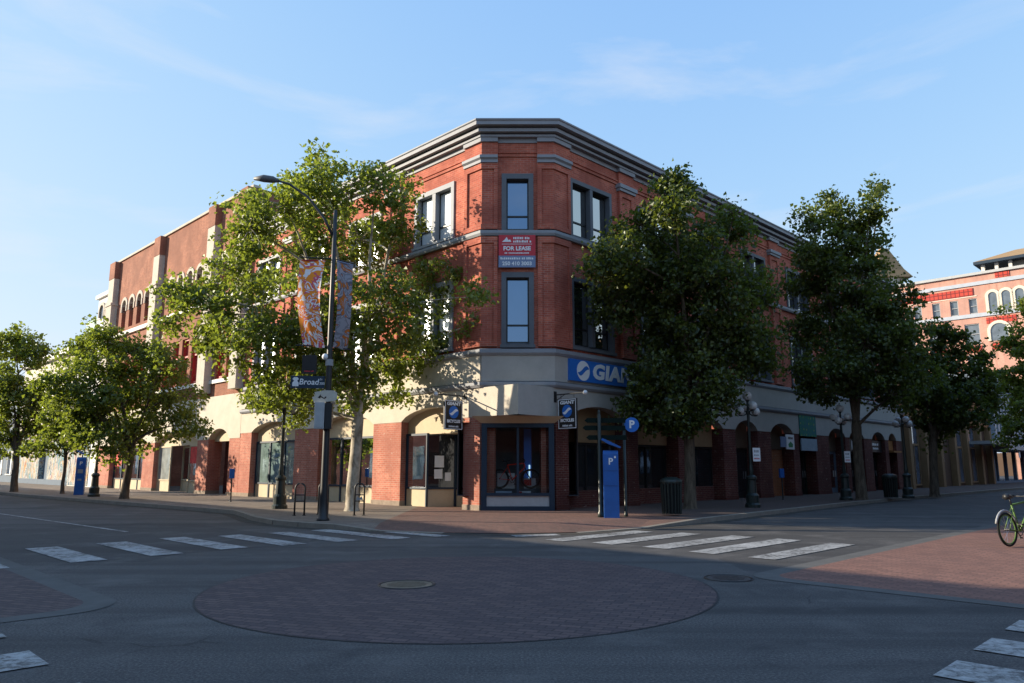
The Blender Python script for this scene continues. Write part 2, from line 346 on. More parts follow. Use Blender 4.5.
# ------------------------------------------------------------------ ground
def asphalt():
    t = NT('asphalt'); b = t.bsdf(.85, .25); o = t.obj()
    big = t.noise(.16, 5, .6, o, .8); med = t.noise(1.6, 5, .7, o); fine = t.noise(42, 4, .8, o); spk = t.noise(110, 2, .6, o)
    c = t.ramp(big, [(.3, (.086, .081, .077)), (.55, (.114, .106, .098)), (.75, (.140, .130, .119))])
    c = t.mix(.5, c, t.ramp(med, [(.3, (.072, .068, .065)), (.7, (.152, .142, .132))]))
    c = t.mix(.7, c, t.ramp(fine, [(.36, (.022, .022, .023)), (.5, (.085, .082, .08)), (.66, (.22, .21, .20))]))
    c = t.mix(t.math('MULTIPLY', t.ramp(spk, [(.62, (0,0,0)), (.72, (1,1,1))]), .5), c, (.16, .155, .15))
    # wheel-polished and oily darker streaks
    oil = t.noise(.5, 6, .75, o, 1.5); c = t.mix(t.math('MULTIPLY', t.ramp(oil, [(.56, (0,0,0)), (.74, (1,1,1))]), .55), c, (.030, .032, .036))
    pv = t.n('ShaderNodeTexVoronoi', feature='F1'); pv.inputs['Scale'].default_value = .13; pv.distance = 'CHEBYCHEV'; mr = t.n('ShaderNodeMapping'); mr.inputs['Rotation'].default_value = (0, 0, R(45)); t.l(o, mr.inputs['Vector']); t.l(mr.outputs[0], pv.inputs['Vector'])
    sp = t.n('ShaderNodeSeparateXYZ'); t.l(pv.outputs['Color'], sp.inputs[0]); c = t.mix(t.math('MULTIPLY', t.math('GREATER_THAN', sp.outputs[0], .66), .5), c, (.045, .044, .044))
    for ang, cut in ((45, .57), (-45, .6)):
        ms = t.n('ShaderNodeMapping'); ms.inputs['Rotation'].default_value = (0, 0, R(ang)); ms.inputs['Scale'].default_value = (.05, 1.1, 1); t.l(o, ms.inputs['Vector'])
        c = t.mix(t.math('MULTIPLY', t.ramp(t.noise(1.0, 4, .6, ms.outputs[0], .3), [(cut-.1, (0,0,0)), (cut+.1, (1,1,1))]), .6), c, (.040, .039, .039))
    lt = t.noise(.8, 6, .7, o, .4); c = t.mix(t.math('MULTIPLY', t.ramp(lt, [(.52, (0,0,0)), (.70, (1,1,1))]), .5), c, (.17, .16, .15))
    # long thin cracks
    for sc_, wd in ((.21, .003),):
        dn = t.n('ShaderNodeTexNoise'); dn.inputs['Scale'].default_value = .9; dn.inputs['Detail'].default_value = 5; t.l(o, dn.inputs['Vector'])
        mv = t.n('ShaderNodeVectorMath', operation='MULTIPLY_ADD'); t.l(dn.outputs['Color'], mv.inputs[0]); mv.inputs[1].default_value = (.7, .7, 0); t.l(o, mv.inputs[2])
        v = t.n('ShaderNodeTexVoronoi', feature='DISTANCE_TO_EDGE'); v.inputs['Scale'].default_value = sc_; t.l(mv.outputs[0], v.inputs['Vector'])
        gate = t.ramp(t.noise(.35, 3, .5, o), [(.58, (0,0,0)), (.64, (1,1,1))])
        k = t.math('MULTIPLY', t.math('LESS_THAN', v.outputs['Distance'], wd*1.0), gate)
        c = t.mix(t.math('MULTIPLY', k, .5), c, (.02, .02, .021))
    t.l(c, b.inputs['Base Color']); t.bump(fine, b, .5, .006); return t.m
ASPH = asphalt()
def paver(name, c1, c2, mortar, bw, bh, rot=0, grime=.6):
    t = NT(name); b = t.bsdf(.85, .2); o = t.obj(); mp = t.n('ShaderNodeMapping'); mp.inputs['Rotation'].default_value = (0, 0, rot); t.l(o, mp.inputs['Vector'])
    q = t.n('ShaderNodeTexBrick', offset=.5); t.l(mp.outputs[0], q.inputs['Vector'])
    q.inputs['Color1'].default_value = c4(c1); q.inputs['Color2'].default_value = c4(c2); q.inputs['Mortar'].default_value = c4(mortar)
    q.inputs['Scale'].default_value = 1; q.inputs['Mortar Size'].default_value = .010; q.inputs['Brick Width'].default_value = bw; q.inputs['Row Height'].default_value = bh
    s_ = t.noise(.5, 6, .7, o, .8); f = t.noise(30, 4, .7, o)
    c = t.mix(t.math('MULTIPLY', t.ramp(s_, [(.4, (0,0,0)), (.7, (1,1,1))]), grime), q.outputs['Color'], [x*.5 for x in c1])
    c = t.mix(.35, c, t.ramp(f, [(.35, [x*.35 for x in c1]), (.7, [x*1.8 for x in c2])]))
    t.l(c, b.inputs['Base Color']); t.bump(q.outputs['Fac'], b, -.4, .006); return t.m
PAVE_C = paver('circle_brick_paving', (.175, .122, .112), (.085, .067, .070), (.045, .04, .04), .22, .11, R(20), .35)
PAVE_R = paver('red_brick_paving', (.34, .175, .13), (.18, .10, .082), (.10, .075, .065), .22, .11, R(45), .45)
CONC = plain('concrete_border', (.125, .122, .115), .9, .18, 3, .15, bump=.3)
CURB = plain('kerb_concrete', (.26, .23, .19), .9, .2, 3, .15, bump=.3)
def linepaint():
    t = NT('road_marking_paint'); b = t.bsdf(.7, .3); o = t.obj()
    wear = t.noise(9, 6, .8, o, .3); big = t.noise(1.2, 4, .6, o)
    v = t.math('ADD', t.math('MULTIPLY', wear, .7), t.math('MULTIPLY', big, .35))
    c = t.ramp(v, [(.44, (.10, .095, .09)), (.52, (.30, .30, .29)), (.66, (.52, .52, .51))]); t.l(c, b.inputs['Base Color'])
    t.bump(wear, b, .2, .004); return t.m
PAINT = linepaint()
def footway():
    t = NT('footway'); b = t.bsdf(.88, .2); o = t.obj(); x = t.n('ShaderNodeSeparateXYZ'); t.l(o, x.inputs[0])
    q = t.n('ShaderNodeTexBrick', offset=.5); mp = t.n('ShaderNodeMapping'); mp.inputs['Rotation'].default_value = (0, 0, R(45)); t.l(o, mp.inputs['Vector']); t.l(mp.outputs[0], q.inputs['Vector'])
    for n_, v in (('Color1', (.24, .11, .08)), ('Color2', (.16, .075, .058)), ('Mortar', (.09, .065, .055))): q.inputs[n_].default_value = c4(v)
    q.inputs['Scale'].default_value = 1; q.inputs['Mortar Size'].default_value = .007; q.inputs['Brick Width'].default_value = .23; q.inputs['Row Height'].default_value = .115
    n1 = t.noise(2.2, 6, .7, o); cc = t.ramp(n1, [(.3, (.16, .135, .11)), (.7, (.30, .26, .21))])
    g = t.n('ShaderNodeTexBrick', offset=0); t.l(mp.outputs[0], g.inputs['Vector']); g.inputs['Scale'].default_value = 1; g.inputs['Brick Width'].default_value = 1.5; g.inputs['Row Height'].default_value = 1.5; g.inputs['Mortar Size'].default_value = .012
    cc = t.mix(g.outputs['Fac'], cc, (.05, .045, .04))
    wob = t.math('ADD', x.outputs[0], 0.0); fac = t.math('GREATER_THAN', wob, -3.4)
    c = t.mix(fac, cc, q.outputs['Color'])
    c = t.mix(t.math('MULTIPLY', t.ramp(t.math('MULTIPLY', x.outputs[0], .1), [(.40, (0,0,0)), (.52, (1,1,1))]), .85), c, (.034, .031, .032))  # deep shade of the right street painted into the footway colour
    st = t.noise(.45, 6, .75, o, .8); c = t.mix(t.math('MULTIPLY', t.ramp(st, [(.45, (0,0,0)), (.72, (1,1,1))]), .5), c, (.07, .05, .042))
    f = t.noise(28, 4, .7, o); c = t.mix(.3, c, t.ramp(f, [(.3, (.06, .045, .04)), (.75, (.42, .32, .26))]))
    t.l(c, b.inputs['Base Color']); t.bump(f, b, .3, .005); return t.m
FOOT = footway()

def sheet(name, polys, mat, z=0, parent=None):
    m = MB()
    for p in polys: m.face([(q[0], q[1], q[2] if len(q) > 2 else z) for q in p])
    return m.build(name, mat, parent, fix=False)
def up(o):
    me = o.data; bm = bmesh.new(); bm.from_mesh(me)
    for f in bm.faces:
        if f.normal.z < 0: f.normal_flip()
    bm.to_mesh(me); bm.free(); return o
def struct(o): up(o); return tag(o, kind='structure')

struct(sheet('ground', [[(-1500,-1500,-.03),(1500,-1500,-.03),(1500,1500,-.03),(-1500,1500,-.03)]], ASPH))
struct(sheet('road', [[(-140,-60),(140,-60),(140,220),(-140,220)]], ASPH, 0))
# brick roundel and paved corners
N = 72; cc = (-.66, 10.22); rr = 3.25
struct(sheet('brick_roundel', [[(cc[0]+rr*math.cos(2*math.pi*i/N), cc[1]+rr*math.sin(2*math.pi*i/N)) for i in range(N)]], PAVE_C, .006))
ring = [[(cc[0]+a*math.cos(2*math.pi*j/N), cc[1]+a*math.sin(2*math.pi*j/N)) for a, j in ((rr+.004, i), (rr+.022, i), (rr+.022, i+1), (rr+.004, i+1))] for i in range(N)]
struct(sheet('roundel_joint', ring, plain('tar_joint', (.045,.042,.042), .7, .2, 5), .006))
def nose(ax, ay, d1, d2, r, off, far):
    """corner with a rounded nose: apex, the two edge directions, inset distance"""
    d1 = Vector(d1).normalized(); d2 = Vector(d2).normalized(); bis = (d1+d2).normalized(); A = Vector((ax, ay)) + bis*off*1.4142
    pts = [A + d1*far]; rr_ = max(.05, r)
    c = A + (d1+d2)*rr_
    for i in range(9):
        t = math.pi/2*i/8; pts.append(c - d2*rr_*math.cos(t) - d1*rr_*math.sin(t))
    pts.append(A + d2*far); return [tuple(p) for p in pts]
def apron(name, ax, ay, d1, d2, r, far, band=.30):
    o_ = nose(ax, ay, d1, d2, r, 0, far); i_ = nose(ax, ay, d1, d2, r*.75, band, far)
    struct(sheet(name+'_border', [[o_[k], o_[k+1], i_[k+1], i_[k]] for k in range(len(o_)-1)], CONC, .006))
    far_pt = Vector((ax, ay)) + (Vector(d1).normalized()+Vector(d2).normalized())*far
    struct(sheet(name, [i_ + [tuple(far_pt)]], PAVE_R if ax > 0 else PAVE_C, .006))
apron('paved_corner', -4.25, 8.75, (-K, K), (-K, -K), .7, 45)
apron('paved_crossing', 3.25, 11.05, (K, K), (K, -K), .55, 70)

# the footway round the brick corner, flush at the crossing
curb = [(-86,100.6), (-40,54.7), (-25.8,40.4), (-17.7,33.1), (-11.2,27.4), (-9.2,25.6), (-8.3,24.0), (-7.4,22.3), (-6.4,20.9), (-5.5,20.1), (-4.4,19.4), (-3.2,18.75), (-1.6,18.2), (0,18.0), (1.5,18.3), (3.2,19.5), (5.2,21.5), (8.2,25.0), (14,31.6), (20,37.8), (60,77.8), (100,117.8)]
zc = [.13]*10 + [.13, .03] + [.015]*3 + [.03] + [.13]*6
ins = []
for k in range(len(curb)):
    a = Vector(curb[max(k-1,0)]); b = Vector(curb[min(k+1,len(curb)-1)]); d = (b-a).normalized(); ins.append(Vector(curb[k]) + Vector((-d.y, d.x))*1.3)
m = MB()
for k in range(len(curb)-1):
    m.face([(*curb[k], zc[k]), (*curb[k+1], zc[k+1]), (*ins[k+1], .13), (*ins[k], .13)])
m.face([(p.x, p.y, .13) for p in ins] + [(100,200,.13), (-86,200,.13)])
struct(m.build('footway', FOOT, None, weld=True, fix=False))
m = MB()
for k in range(len(curb)-1):
    a, b = Vector(curb[k]), Vector(curb[k+1]); d = (b-a).normalized(); n = Vector((d.y, -d.x))*.15
    if zc[k] > .02 or zc[k+1] > .02:
        p = [(*a, zc[k]+.003), (*b, zc[k+1]+.003), (*(b+n), zc[k+1]-.005), (*(a+n), zc[k]-.005)]
        m.face(p); m.face([p[3], p[2], (p[2][0], p[2][1], -.02), (p[3][0], p[3][1], -.02)])
tag(m.build('kerb', CURB, None, weld=True), kind='structure')

m = MB(); prev = None
for k in range(len(curb)):
    a = Vector(curb[max(k-1,0)]); b = Vector(curb[min(k+1,len(curb)-1)]); d = (b-a).normalized(); n = Vector((d.y, -d.x)); q = (Vector(curb[k])+n*.13, Vector(curb[k])+n*.52)
    if prev: m.face([(*prev[0], .004), (*q[0], .004), (*q[1], .004), (*prev[1], .004)])
    prev = q
struct(m.build('gutter', plain('gutter_dirt', (.085, .078, .068), .95, .35, 4, .1, bump=.3, stain=.6), None, weld=True, fix=False))
# crossings: painted bars
def bar(c, d, L_, w_): 
    c = Vector(c); d = Vector(d).normalized(); n = Vector((-d.y, d.x))
    return [tuple(c-d*L_/2-n*w_/2), tuple(c+d*L_/2-n*w_/2), tuple(c+d*L_/2+n*w_/2), tuple(c-d*L_/2+n*w_/2)]
bars = [bar((-9.05,12.85),(K,-K),3.0,.55), bar((-8.08,13.87),(K,-K),3.0,.56), bar((-7.22,14.82),(K,-K),3.05,.58), bar((-6.42,15.87),(K,-K),3.1,.55), bar((-5.43,16.52),(K,-K),3.0,.55), bar((-4.53,17.27),(K,-K),3.0,.52), bar((-3.6,17.93),(.72,-.69),3.3,.5), bar((-2.25,17.93),(.75,-.66),1.9,.42)]
bars += [bar((.55,17.55),(.9,.3),1.1,.4), bar((2.05,17.5),(K,K),3.3,.52), bar((3.03,16.87),(K,K),3.4,.54), bar((3.98,16.1),(K,K),3.5,.56), bar((4.72,15.3),(K,K),3.6,.54), bar((5.5,14.42),(K,K),3.5,.5)]
for k in range(-1, 6): bars.append(bar((-4.95-.97*k, 5.41+.95*k),(K,K),3.0,.62))
for k in range(5): bars.append(bar((3.38+.79*k+1.06, 6.15+.80*k-1.06),(K,-K),3.0,.62))
struct(sheet('crossing_markings', bars, PAINT, .010))
cl = [Vector((-17.3,25.7)), Vector((-9.3,18.5))]; cd = (cl[1]-cl[0]).normalized()
struct(sheet('centre_line', [bar(cl[0]-cd*16+cd*8+ (cl[1]-cl[0])/2, cd, 16+(cl[1]-cl[0]).length, .11)], PAINT, .010))
# manhole lids
def lid(loc, label, mat, r=.36):
    t = thing('manhole_cover', label, 'manhole cover', loc)
    m = MB(); m.lathe([(r, 0), (r, .008), (r-.05, .010), (r-.05, .006), (.001, .006)], seg=40)
    for i in range(-4, 5):
        h = math.sqrt(max(0, (r-.08)**2-(i*.07)**2))
        if h > .05: m.box(W0, -h, h, i*.07-.012, i*.07+.012, .006, .011)
    m.build('lid', mat, t); MB().torus((0,0,.004), (0,0,1), r+.03, .012, 40, 6).build('ring_frame', BLACKM, t)
lid((-1.40, 10.30, .004), 'pale round manhole lid set in the brick roundel of the junction', plain('worn_iron', (.17,.14,.10), .6, .35, 9, .4), .34)
lid((3.05, 10.9, .0), 'dark worn manhole lid in the asphalt right of the brick roundel', plain('dark_iron', (.085,.072,.068), .8, .25, 9, .2), .30)
# ------------------------------------------------------------------ the corner building
BO = (.195, 23.9, 0); BR = R(45); C_ = 1.747
FR = F((C_, 0), (1, 0), (0, -1))                 # right street facade, u measured from the chamfer
FL = F((0, C_), (0, 1), (-1, 0))                 # left street facade, u measured from the chamfer
FC = F((C_/2, C_/2), (K, -K), (-K, -K))          # chamfered corner, u from its middle
def L2W(x, y): return (BO[0]+K*(x-y), BO[1]+K*(x+y))

def window(b, fr, u0, u1, z0, z1, ns=2, glass=None, cas=.17, proud=.06, rec=.16, rail=.27, trim=None, sill=.1):
    """casing > sashes and panes; outer size of the casing is given"""
    trim = trim or (TRIM if fr is FL else TRIMD); glass = glass or GLASS_SKY
    m = MB(); m.box(fr, u0, u0+cas, -rec-.06, proud, z0, z1); m.box(fr, u1-cas, u1, -rec-.06, proud, z0, z1)
    m.box(fr, u0+cas, u1-cas, -rec-.06, proud-.004, z1-cas*1.1, z1); m.box(fr, u0-.04, u1+.04, -.1, proud+.07, z0-sill, z0)
    m.box(fr, u0+cas, u1-cas, -rec-.06, -rec+.05, z0, z0+.1)
    wd = (u1-u0-2*cas); mul = cas*1.15; pw = (wd-mul*(ns-1))/ns; parts = []
    for i in range(ns):
        a = u0+cas+i*(pw+mul)
        if i: m.box(fr, a-mul, a, -rec-.06, proud-.012, z0+.1, z1-cas*1.1)
        parts.append((a, a+pw))
    o = m.build('window', trim, b)
    for (a, c) in parts:
        zb, zt = z0+.1, z1-cas*1.1; zr = zb+(zt-zb)*rail; g = .045
        s = MB(); s.box(fr, a, a+g, -rec-.04, -rec, zb, zt); s.box(fr, c-g, c, -rec-.04, -rec, zb, zt); s.box(fr, a+g, c-g, -rec-.04, -rec, zt-g, zt); s.box(fr, a+g, c-g, -rec-.04, -rec, zb, zb+g); s.box(fr, a+g, c-g, -rec-.04, -rec+.012, zr-.03, zr+.03)
        s.build('sash', BLACKM if trim in (TRIM, TRIMD) else trim, o)
        MB().quad(fr, a+g, c-g, zb+g, zt-g, -rec-.025).build('pane', glass, o)
    return (u0+cas-.02, u1-cas+.02, z0-.02, z1-cas*1.1+.02)

def pilaster(b, fr, u0, u1, tiers, cap=True, mat=None):
    for (z0, z1) in tiers:
        m = MB(); m.box(fr, u0, u1, -.05, .07, z0, z1); r = .17
        m.box(fr, u0, u0+r, .07, .125, z0, z1); m.box(fr, u1-r, u1, .07, .125, z0, z1); m.box(fr, u0+r, u1-r, .07, .125, z1-r*1.2, z1); m.box(fr, u0+r, u1-r, .07, .125, z0, z0+r)
        o = m.build('pilaster', mat or BRICKM, b)
    if cap:
        m = MB(); z = tiers[-1][1]; m.box(fr, u0-.05, u1+.05, -.05, .19, z, z+.12); m.box(fr, u0-.1, u1+.1, -.05, .24, z+.12, z+.27); m.build('capital', TRIM, o)

def arc(u0, u1, zs, rise, k=14):
    return [(u0+(u1-u0)*i/k, zs+rise*(1-(2*i/k-1)**2)**.75) for i in range(k+1)]
def beam(b, fr, ua, ub, ztop, zbot, arches, n1=.02, n0=-.42, name='arched_beam', mat=None, rise=.45):
    """long stucco beam whose lower edge is cut by shallow arches"""
    pts = [(ua, zbot)]
    for (p, q) in arches: pts += arc(p, q, zbot, rise)
    pts.append((ub, zbot)); m = MB()
    for (p, q) in zip(pts, pts[1:]):
        if q[0]-p[0] < 1e-6: continue
        m.face([fr.p(p[0], n1, p[1]), fr.p(q[0], n1, q[1]), fr.p(q[0], n1, ztop), fr.p(p[0], n1, ztop)])
        m.face([fr.p(p[0], n1, p[1]), fr.p(q[0], n1, q[1]), fr.p(q[0], n0, q[1]), fr.p(p[0], n0, p[1])])
    return m.build(name, mat or STUCCO, b, weld=True)
PLS = plain('rough_plinth_stone', (.30, .24, .19), .9, .3, 5, .15, bump=.4)
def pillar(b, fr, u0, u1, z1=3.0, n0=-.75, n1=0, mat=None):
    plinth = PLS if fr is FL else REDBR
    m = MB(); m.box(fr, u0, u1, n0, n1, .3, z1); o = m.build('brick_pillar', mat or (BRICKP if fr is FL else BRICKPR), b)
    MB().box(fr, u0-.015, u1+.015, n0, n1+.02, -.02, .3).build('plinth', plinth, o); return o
def shopfront(b, fr, u0, u1, n, glass, mull=1, zs=.75, zt=2.78, frame=None, stall=None, door=None):
    """stall riser, frame, panes (door: list of light indexes that are glazed down to the floor)"""
    frame = frame or NAVY; door = door or []
    w_ = (u1-u0)/(mull+1); fm = MB()
    for i in range(mull+2):
        c = u0+w_*i; a0 = max(u0, c-.05); a1 = min(u1, c+.05); fm.box(fr, a0, a1, n-.06, n+.02, .13, zt)
    for i in range(mull+1):
        a, c = u0+w_*i+.05, u0+w_*(i+1)-.05
        fm.box(fr, a, c, n-.06, n+.016, zt-.08, zt)
        if i not in door: fm.box(fr, a, c, n-.06, n+.03, zs, zs+.07)
    o = fm.build('shop_window', frame, b)
    for i in range(mull+1):
        a, c = u0+w_*i+.05, u0+w_*(i+1)-.05
        if i in door:
            d = MB(); d.box(fr, a, a+.09, n-.05, n-.005, .14, zt-.08); d.box(fr, c-.09, c, n-.05, n-.005, .14, zt-.08); d.box(fr, a+.09, c-.09, n-.05, n-.005, .14, .4); d.box(fr, a+.09, c-.09, n-.05, n-.005, 2.28, 2.36)
            dd = d.build('door', frame, o)
            MB().quad(fr, a+.09, c-.09, .4, zt-.08, n-.03).build('pane', glass, dd)
            MB().box(fr, c-.16, c-.13, n-.0, n+.05, 1.0, 1.35).build('handle', CHROME, dd)
        else:
            MB().quad(fr, a, c, zs+.07, zt-.08, n-.03).build('pane', glass, o)
            MB().box(fr, a, c, n-.08, n-.02, .13, zs).build('stall_riser', stall or CREAM, o)
    return o

bld = thing('brick_building', 'three-storey red brick corner building with chamfered corner, grey cornice and arched ground floor', 'building', BO, BR)
R_END, L_END = 34.0, 17.85
winR = [(.9,3.36), (5.1,7.6), (9.3,11.8), (13.5,16.0), (18.3,20.95), (22.9,25.4), (27.2,29.7), (31.3,33.5)]
pilR = [(3.8,4.74), (8.0,8.94), (12.2,13.14), (16.4,17.38), (21.5,22.4), (25.8,26.7), (30.05,30.95)]
winL = [(1.5,3.85), (6.1,8.5), (10.3,12.7), (14.5,16.9)]
pilL = [(4.72,5.55), (9.0,9.8), (13.2,14.0)]
opsR, opsL, opsC = [], [], []
for i, (a, c) in enumerate(winR):
    for (z0, z1) in ((9.78,11.95), (5.72,8.25)):
        opsR.append(window(bld, FR, a, c, z0, z1, 2, GLASS_R, cas=.14))
for (a, c) in winL:
    for (z0, z1) in ((9.85,11.98), (5.72,8.25)):
        opsL.append(window(bld, FL, a, c, z0, z1, 2, GLASS_BL))
for (z0, z1) in ((9.7,11.82), (5.66,8.22)):
    opsC.append(window(bld, FC, -.56, .56, z0, z1, 1, GLASS_SKY, cas=.17))
m = MB(); m.wall(FR, 0, R_END, 5.4, 13.3, opsR); m.wall(FL, 0, L_END, 5.4, 13.3, opsL); m.wall(FC, -C_/1.4142, C_/1.4142, 5.4, 13.3, opsC)
m.face([FL.p(L_END, 0, 5.4), FL.p(L_END, 0, 13.3), FL.p(L_END, -14, 13.3), FL.p(L_END, -14, 5.4)])
m.face([FR.p(R_END, 0, 0), FR.p(R_END, 0, 13.3), FR.p(R_END, -14, 13.3), FR.p(R_END, -14, 0)])
m.build('brick_wall', BRICKM, bld, weld=True)
# rooms behind the upper windows are closed off by the panes; a flat roof sits inside the parapet
m = MB(); m.face([(0, C_, 13.2), (C_, 0, 13.2), (C_+R_END, 0, 13.2), (C_+R_END, 14, 13.2), (14, 14, 13.2), (14, C_+L_END, 13.2), (0, C_+L_END, 13.2)]); m.build('roof', ROOF, bld)
path = [(0, C_+L_END), (0, C_), (C_, 0), (C_+R_END, 0)]
# cornice
MB().sweep(path, [(-.2,13.14),(.22,13.14),(.22,13.22),(.12,13.225),(.12,13.27),(.36,13.275),(.36,13.395),(.22,13.40),(.22,13.455),(.53,13.46),(.53,13.59),(.57,13.62),(.57,13.67),(-.2,13.67)]).build('cornice', TRIM, bld)
MB().sweep(path, [(-.03,12.98),(.05,12.98),(.05,13.139),(-.03,13.139)]).build('frieze', TRIM, bld)
MB().sweep(path, [(-.03,12.46),(.05,12.46),(.05,12.52),(.02,12.53),(.02,12.58),(.06,12.59),(.06,12.64),(-.03,12.64)]).build('brick_course', BRICKM, bld)
for fr, ps in ((FR, pilR), (FL, pilL)):
    for (a, c) in ps:
        pilaster(bld, fr, a, c, ((5.6,9.48), (9.76,12.2)))
        MB().box(fr, a-.04, c+.04, -.02, .19, 12.98, 13.138).build('corbel', TRIM, bld)
        MB().box(fr, a, c, -.02, .10, 12.47, 12.98).build('pilaster_head', BRICKM, bld)
# corner pilasters wrap the two edges of the chamfer
hw = C_/1.4142
for pts in ([FL.p(.86,0,0), FL.p(0,0,0), FC.p(-.70,0,0)], [FC.p(.70,0,0), FR.p(0,0,0), FR.p(.86,0,0)]):
    pp = [(q.x, q.y) for q in pts]; d0 = (Vector(pp[1])-Vector(pp[0])).normalized(); d1 = (Vector(pp[2])-Vector(pp[1])).normalized()
    inn = [tuple(Vector(pp[0])+d0*.16), pp[1], tuple(Vector(pp[2])-d1*.13)]
    for (z0, z1) in ((5.6,9.48), (9.76,12.2)):
        m = MB(); m.sweep(pp, [(-.03,z0),(.06,z0),(.06,z1),(-.03,z1)])
        m.sweep(pp, [(.0,z1-.22),(.12,z1-.22),(.12,z1),(.0,z1)]); m.sweep(pp, [(.0,z0),(.12,z0),(.12,z0+.18),(.0,z0+.18)])
        m.sweep([pp[0], inn[0]], [(.0,z0+.18),(.12,z0+.18),(.12,z1-.22),(.0,z1-.22)]); m.sweep([inn[2], pp[2]], [(.0,z0+.18),(.12,z0+.18),(.12,z1-.22),(.0,z1-.22)])
        o = m.build('corner_pilaster', BRICKM, bld)
    MB().sweep(pp, [(-.03,12.2),(.17,12.2),(.17,12.3),(.24,12.36),(.24,12.46),(-.03,12.46)]).build('capital', TRIM, o)
    MB().sweep(pp, [(-.03,12.47),(.10,12.47),(.10,12.98),(-.03,12.98)]).build('pilaster_head', BRICKM, o)
    MB().sweep(pp, [(-.03,12.98),(.18,12.98),(.18,13.138),(-.03,13.138)]).build('corbel', TRIM, o)
# string course under the top windows
MB().sweep(path, [(-.03,9.52),(.12,9.52),(.16,9.60),(.16,9.70),(-.03,9.70)]).build('string_course', TRIM, bld)
# stucco band over the ground floor
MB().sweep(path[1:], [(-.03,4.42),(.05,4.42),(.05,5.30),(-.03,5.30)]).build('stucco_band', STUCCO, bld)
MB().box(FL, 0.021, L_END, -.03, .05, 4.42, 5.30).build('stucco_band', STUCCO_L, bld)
MB().sweep(path, [(-.03,5.30),(.08,5.30),(.15,5.38),(.15,5.50),(-.03,5.56)]).build('band_moulding', TRIM, bld)
MB().sweep(path, [(-.03,4.20),(.08,4.20),(.14,4.28),(.14,4.38),(-.03,4.42)]).build('band_moulding', TRIM, bld)
# beams meet in a sharp corner under the chamfer
GL = F((0, 0), (0, 1), (-1, 0)); GR = F((0, 0), (1, 0), (0, -1))       # same walls, measured from the sharp corner
cz = C_
baysL = [(.89,4.44), (6.25,10.34), (12.39,16.65)]
baysR = [(.71,4.04), (4.73,7.5), (8.1,11.1), (12.2,14.3), (15.6,18.0), (18.7,20.7), (22.4,24.7), (25.3,27.5), (28.8,31.0), (31.6,33.0)]
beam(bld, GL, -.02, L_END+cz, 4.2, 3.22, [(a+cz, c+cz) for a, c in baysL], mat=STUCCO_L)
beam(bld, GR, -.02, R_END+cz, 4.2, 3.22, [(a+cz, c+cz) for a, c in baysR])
m = MB(); m.face([(0,0,3.225), (0,C_+.2,3.225), (C_+.2,0,3.225)]); m.face([(0,0,4.195), (0,C_+.1,4.195), (C_+.1,0,4.195)]); m.build('soffit', CREAM, bld)
# ground floor pillars
for (a, c) in ((.06,.89), (4.44,6.25), (10.34,12.39), (16.65,L_END)): pillar(bld, FL, a, c, 3.22)
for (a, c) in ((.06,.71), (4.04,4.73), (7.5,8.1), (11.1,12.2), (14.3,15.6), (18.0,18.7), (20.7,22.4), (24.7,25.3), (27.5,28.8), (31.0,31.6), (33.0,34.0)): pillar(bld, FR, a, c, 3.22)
# lintel panels behind the arches, and the blank backs of the bays
for (a, c) in baysL: MB().box(FL, a, c, -.5, -.34, 2.78, 3.95).build('lintel_panel', CREAM, bld)
for k, (a, c) in enumerate(baysR): MB().box(FR, a, c, -.72, -.55, 2.42, 3.95).build('lintel_panel', TAN if k < 3 else TANBR, bld)  # right-hand lintels in darker colours, standing in for the shade there
# --- left street shopfronts
shopfront(bld, FL, 6.25, 10.34, -.30, GLASS_TEAL, 2)
shopfront(bld, FL, 12.39, 16.65, -.30, GLASS_TEAL, 2)
shopfront(bld, FL, 3.18, 4.44, -.26, GLASS_TEAL, 0)
# recessed entrance: glazed return with notices, door at the back
rp = [FL.p(3.18,-.26,0), FL.p(2.62,-1.15,0)]; dv = (rp[1]-rp[0]); ln = dv.length; dv.normalize()
FE = F((rp[0].x, rp[0].y), (dv.x, dv.y), (-dv.y, dv.x) if Vector((-dv.y, dv.x)).dot(Vector((0,-1))) > 0 else (dv.y, -dv.x))
shopfront(bld, FE, 0, ln, 0, GLASS_DK, 0)
for (u, z, ww, hh) in ((.45,1.75,.34,.42), (.42,1.3,.30,.34), (.78,1.2,.22,.3)): MB().box(FE, u-ww/2, u+ww/2, .0, .012, z-hh/2, z+hh/2).build('notice', SIGNW, bld)
shopfront(bld, FL, .89, 2.62, -1.15, GLASS_TEAL, 1, frame=NAVY, door=[0])
MB().box(FL, .89, 3.2, -1.4, -.3, 2.74, 2.779).build('porch_ceiling', CREAM, bld)
MB().box(FL, .83, .885, -1.2, -.02, .13, 2.74).build('porch_wall', BRICKP, bld)
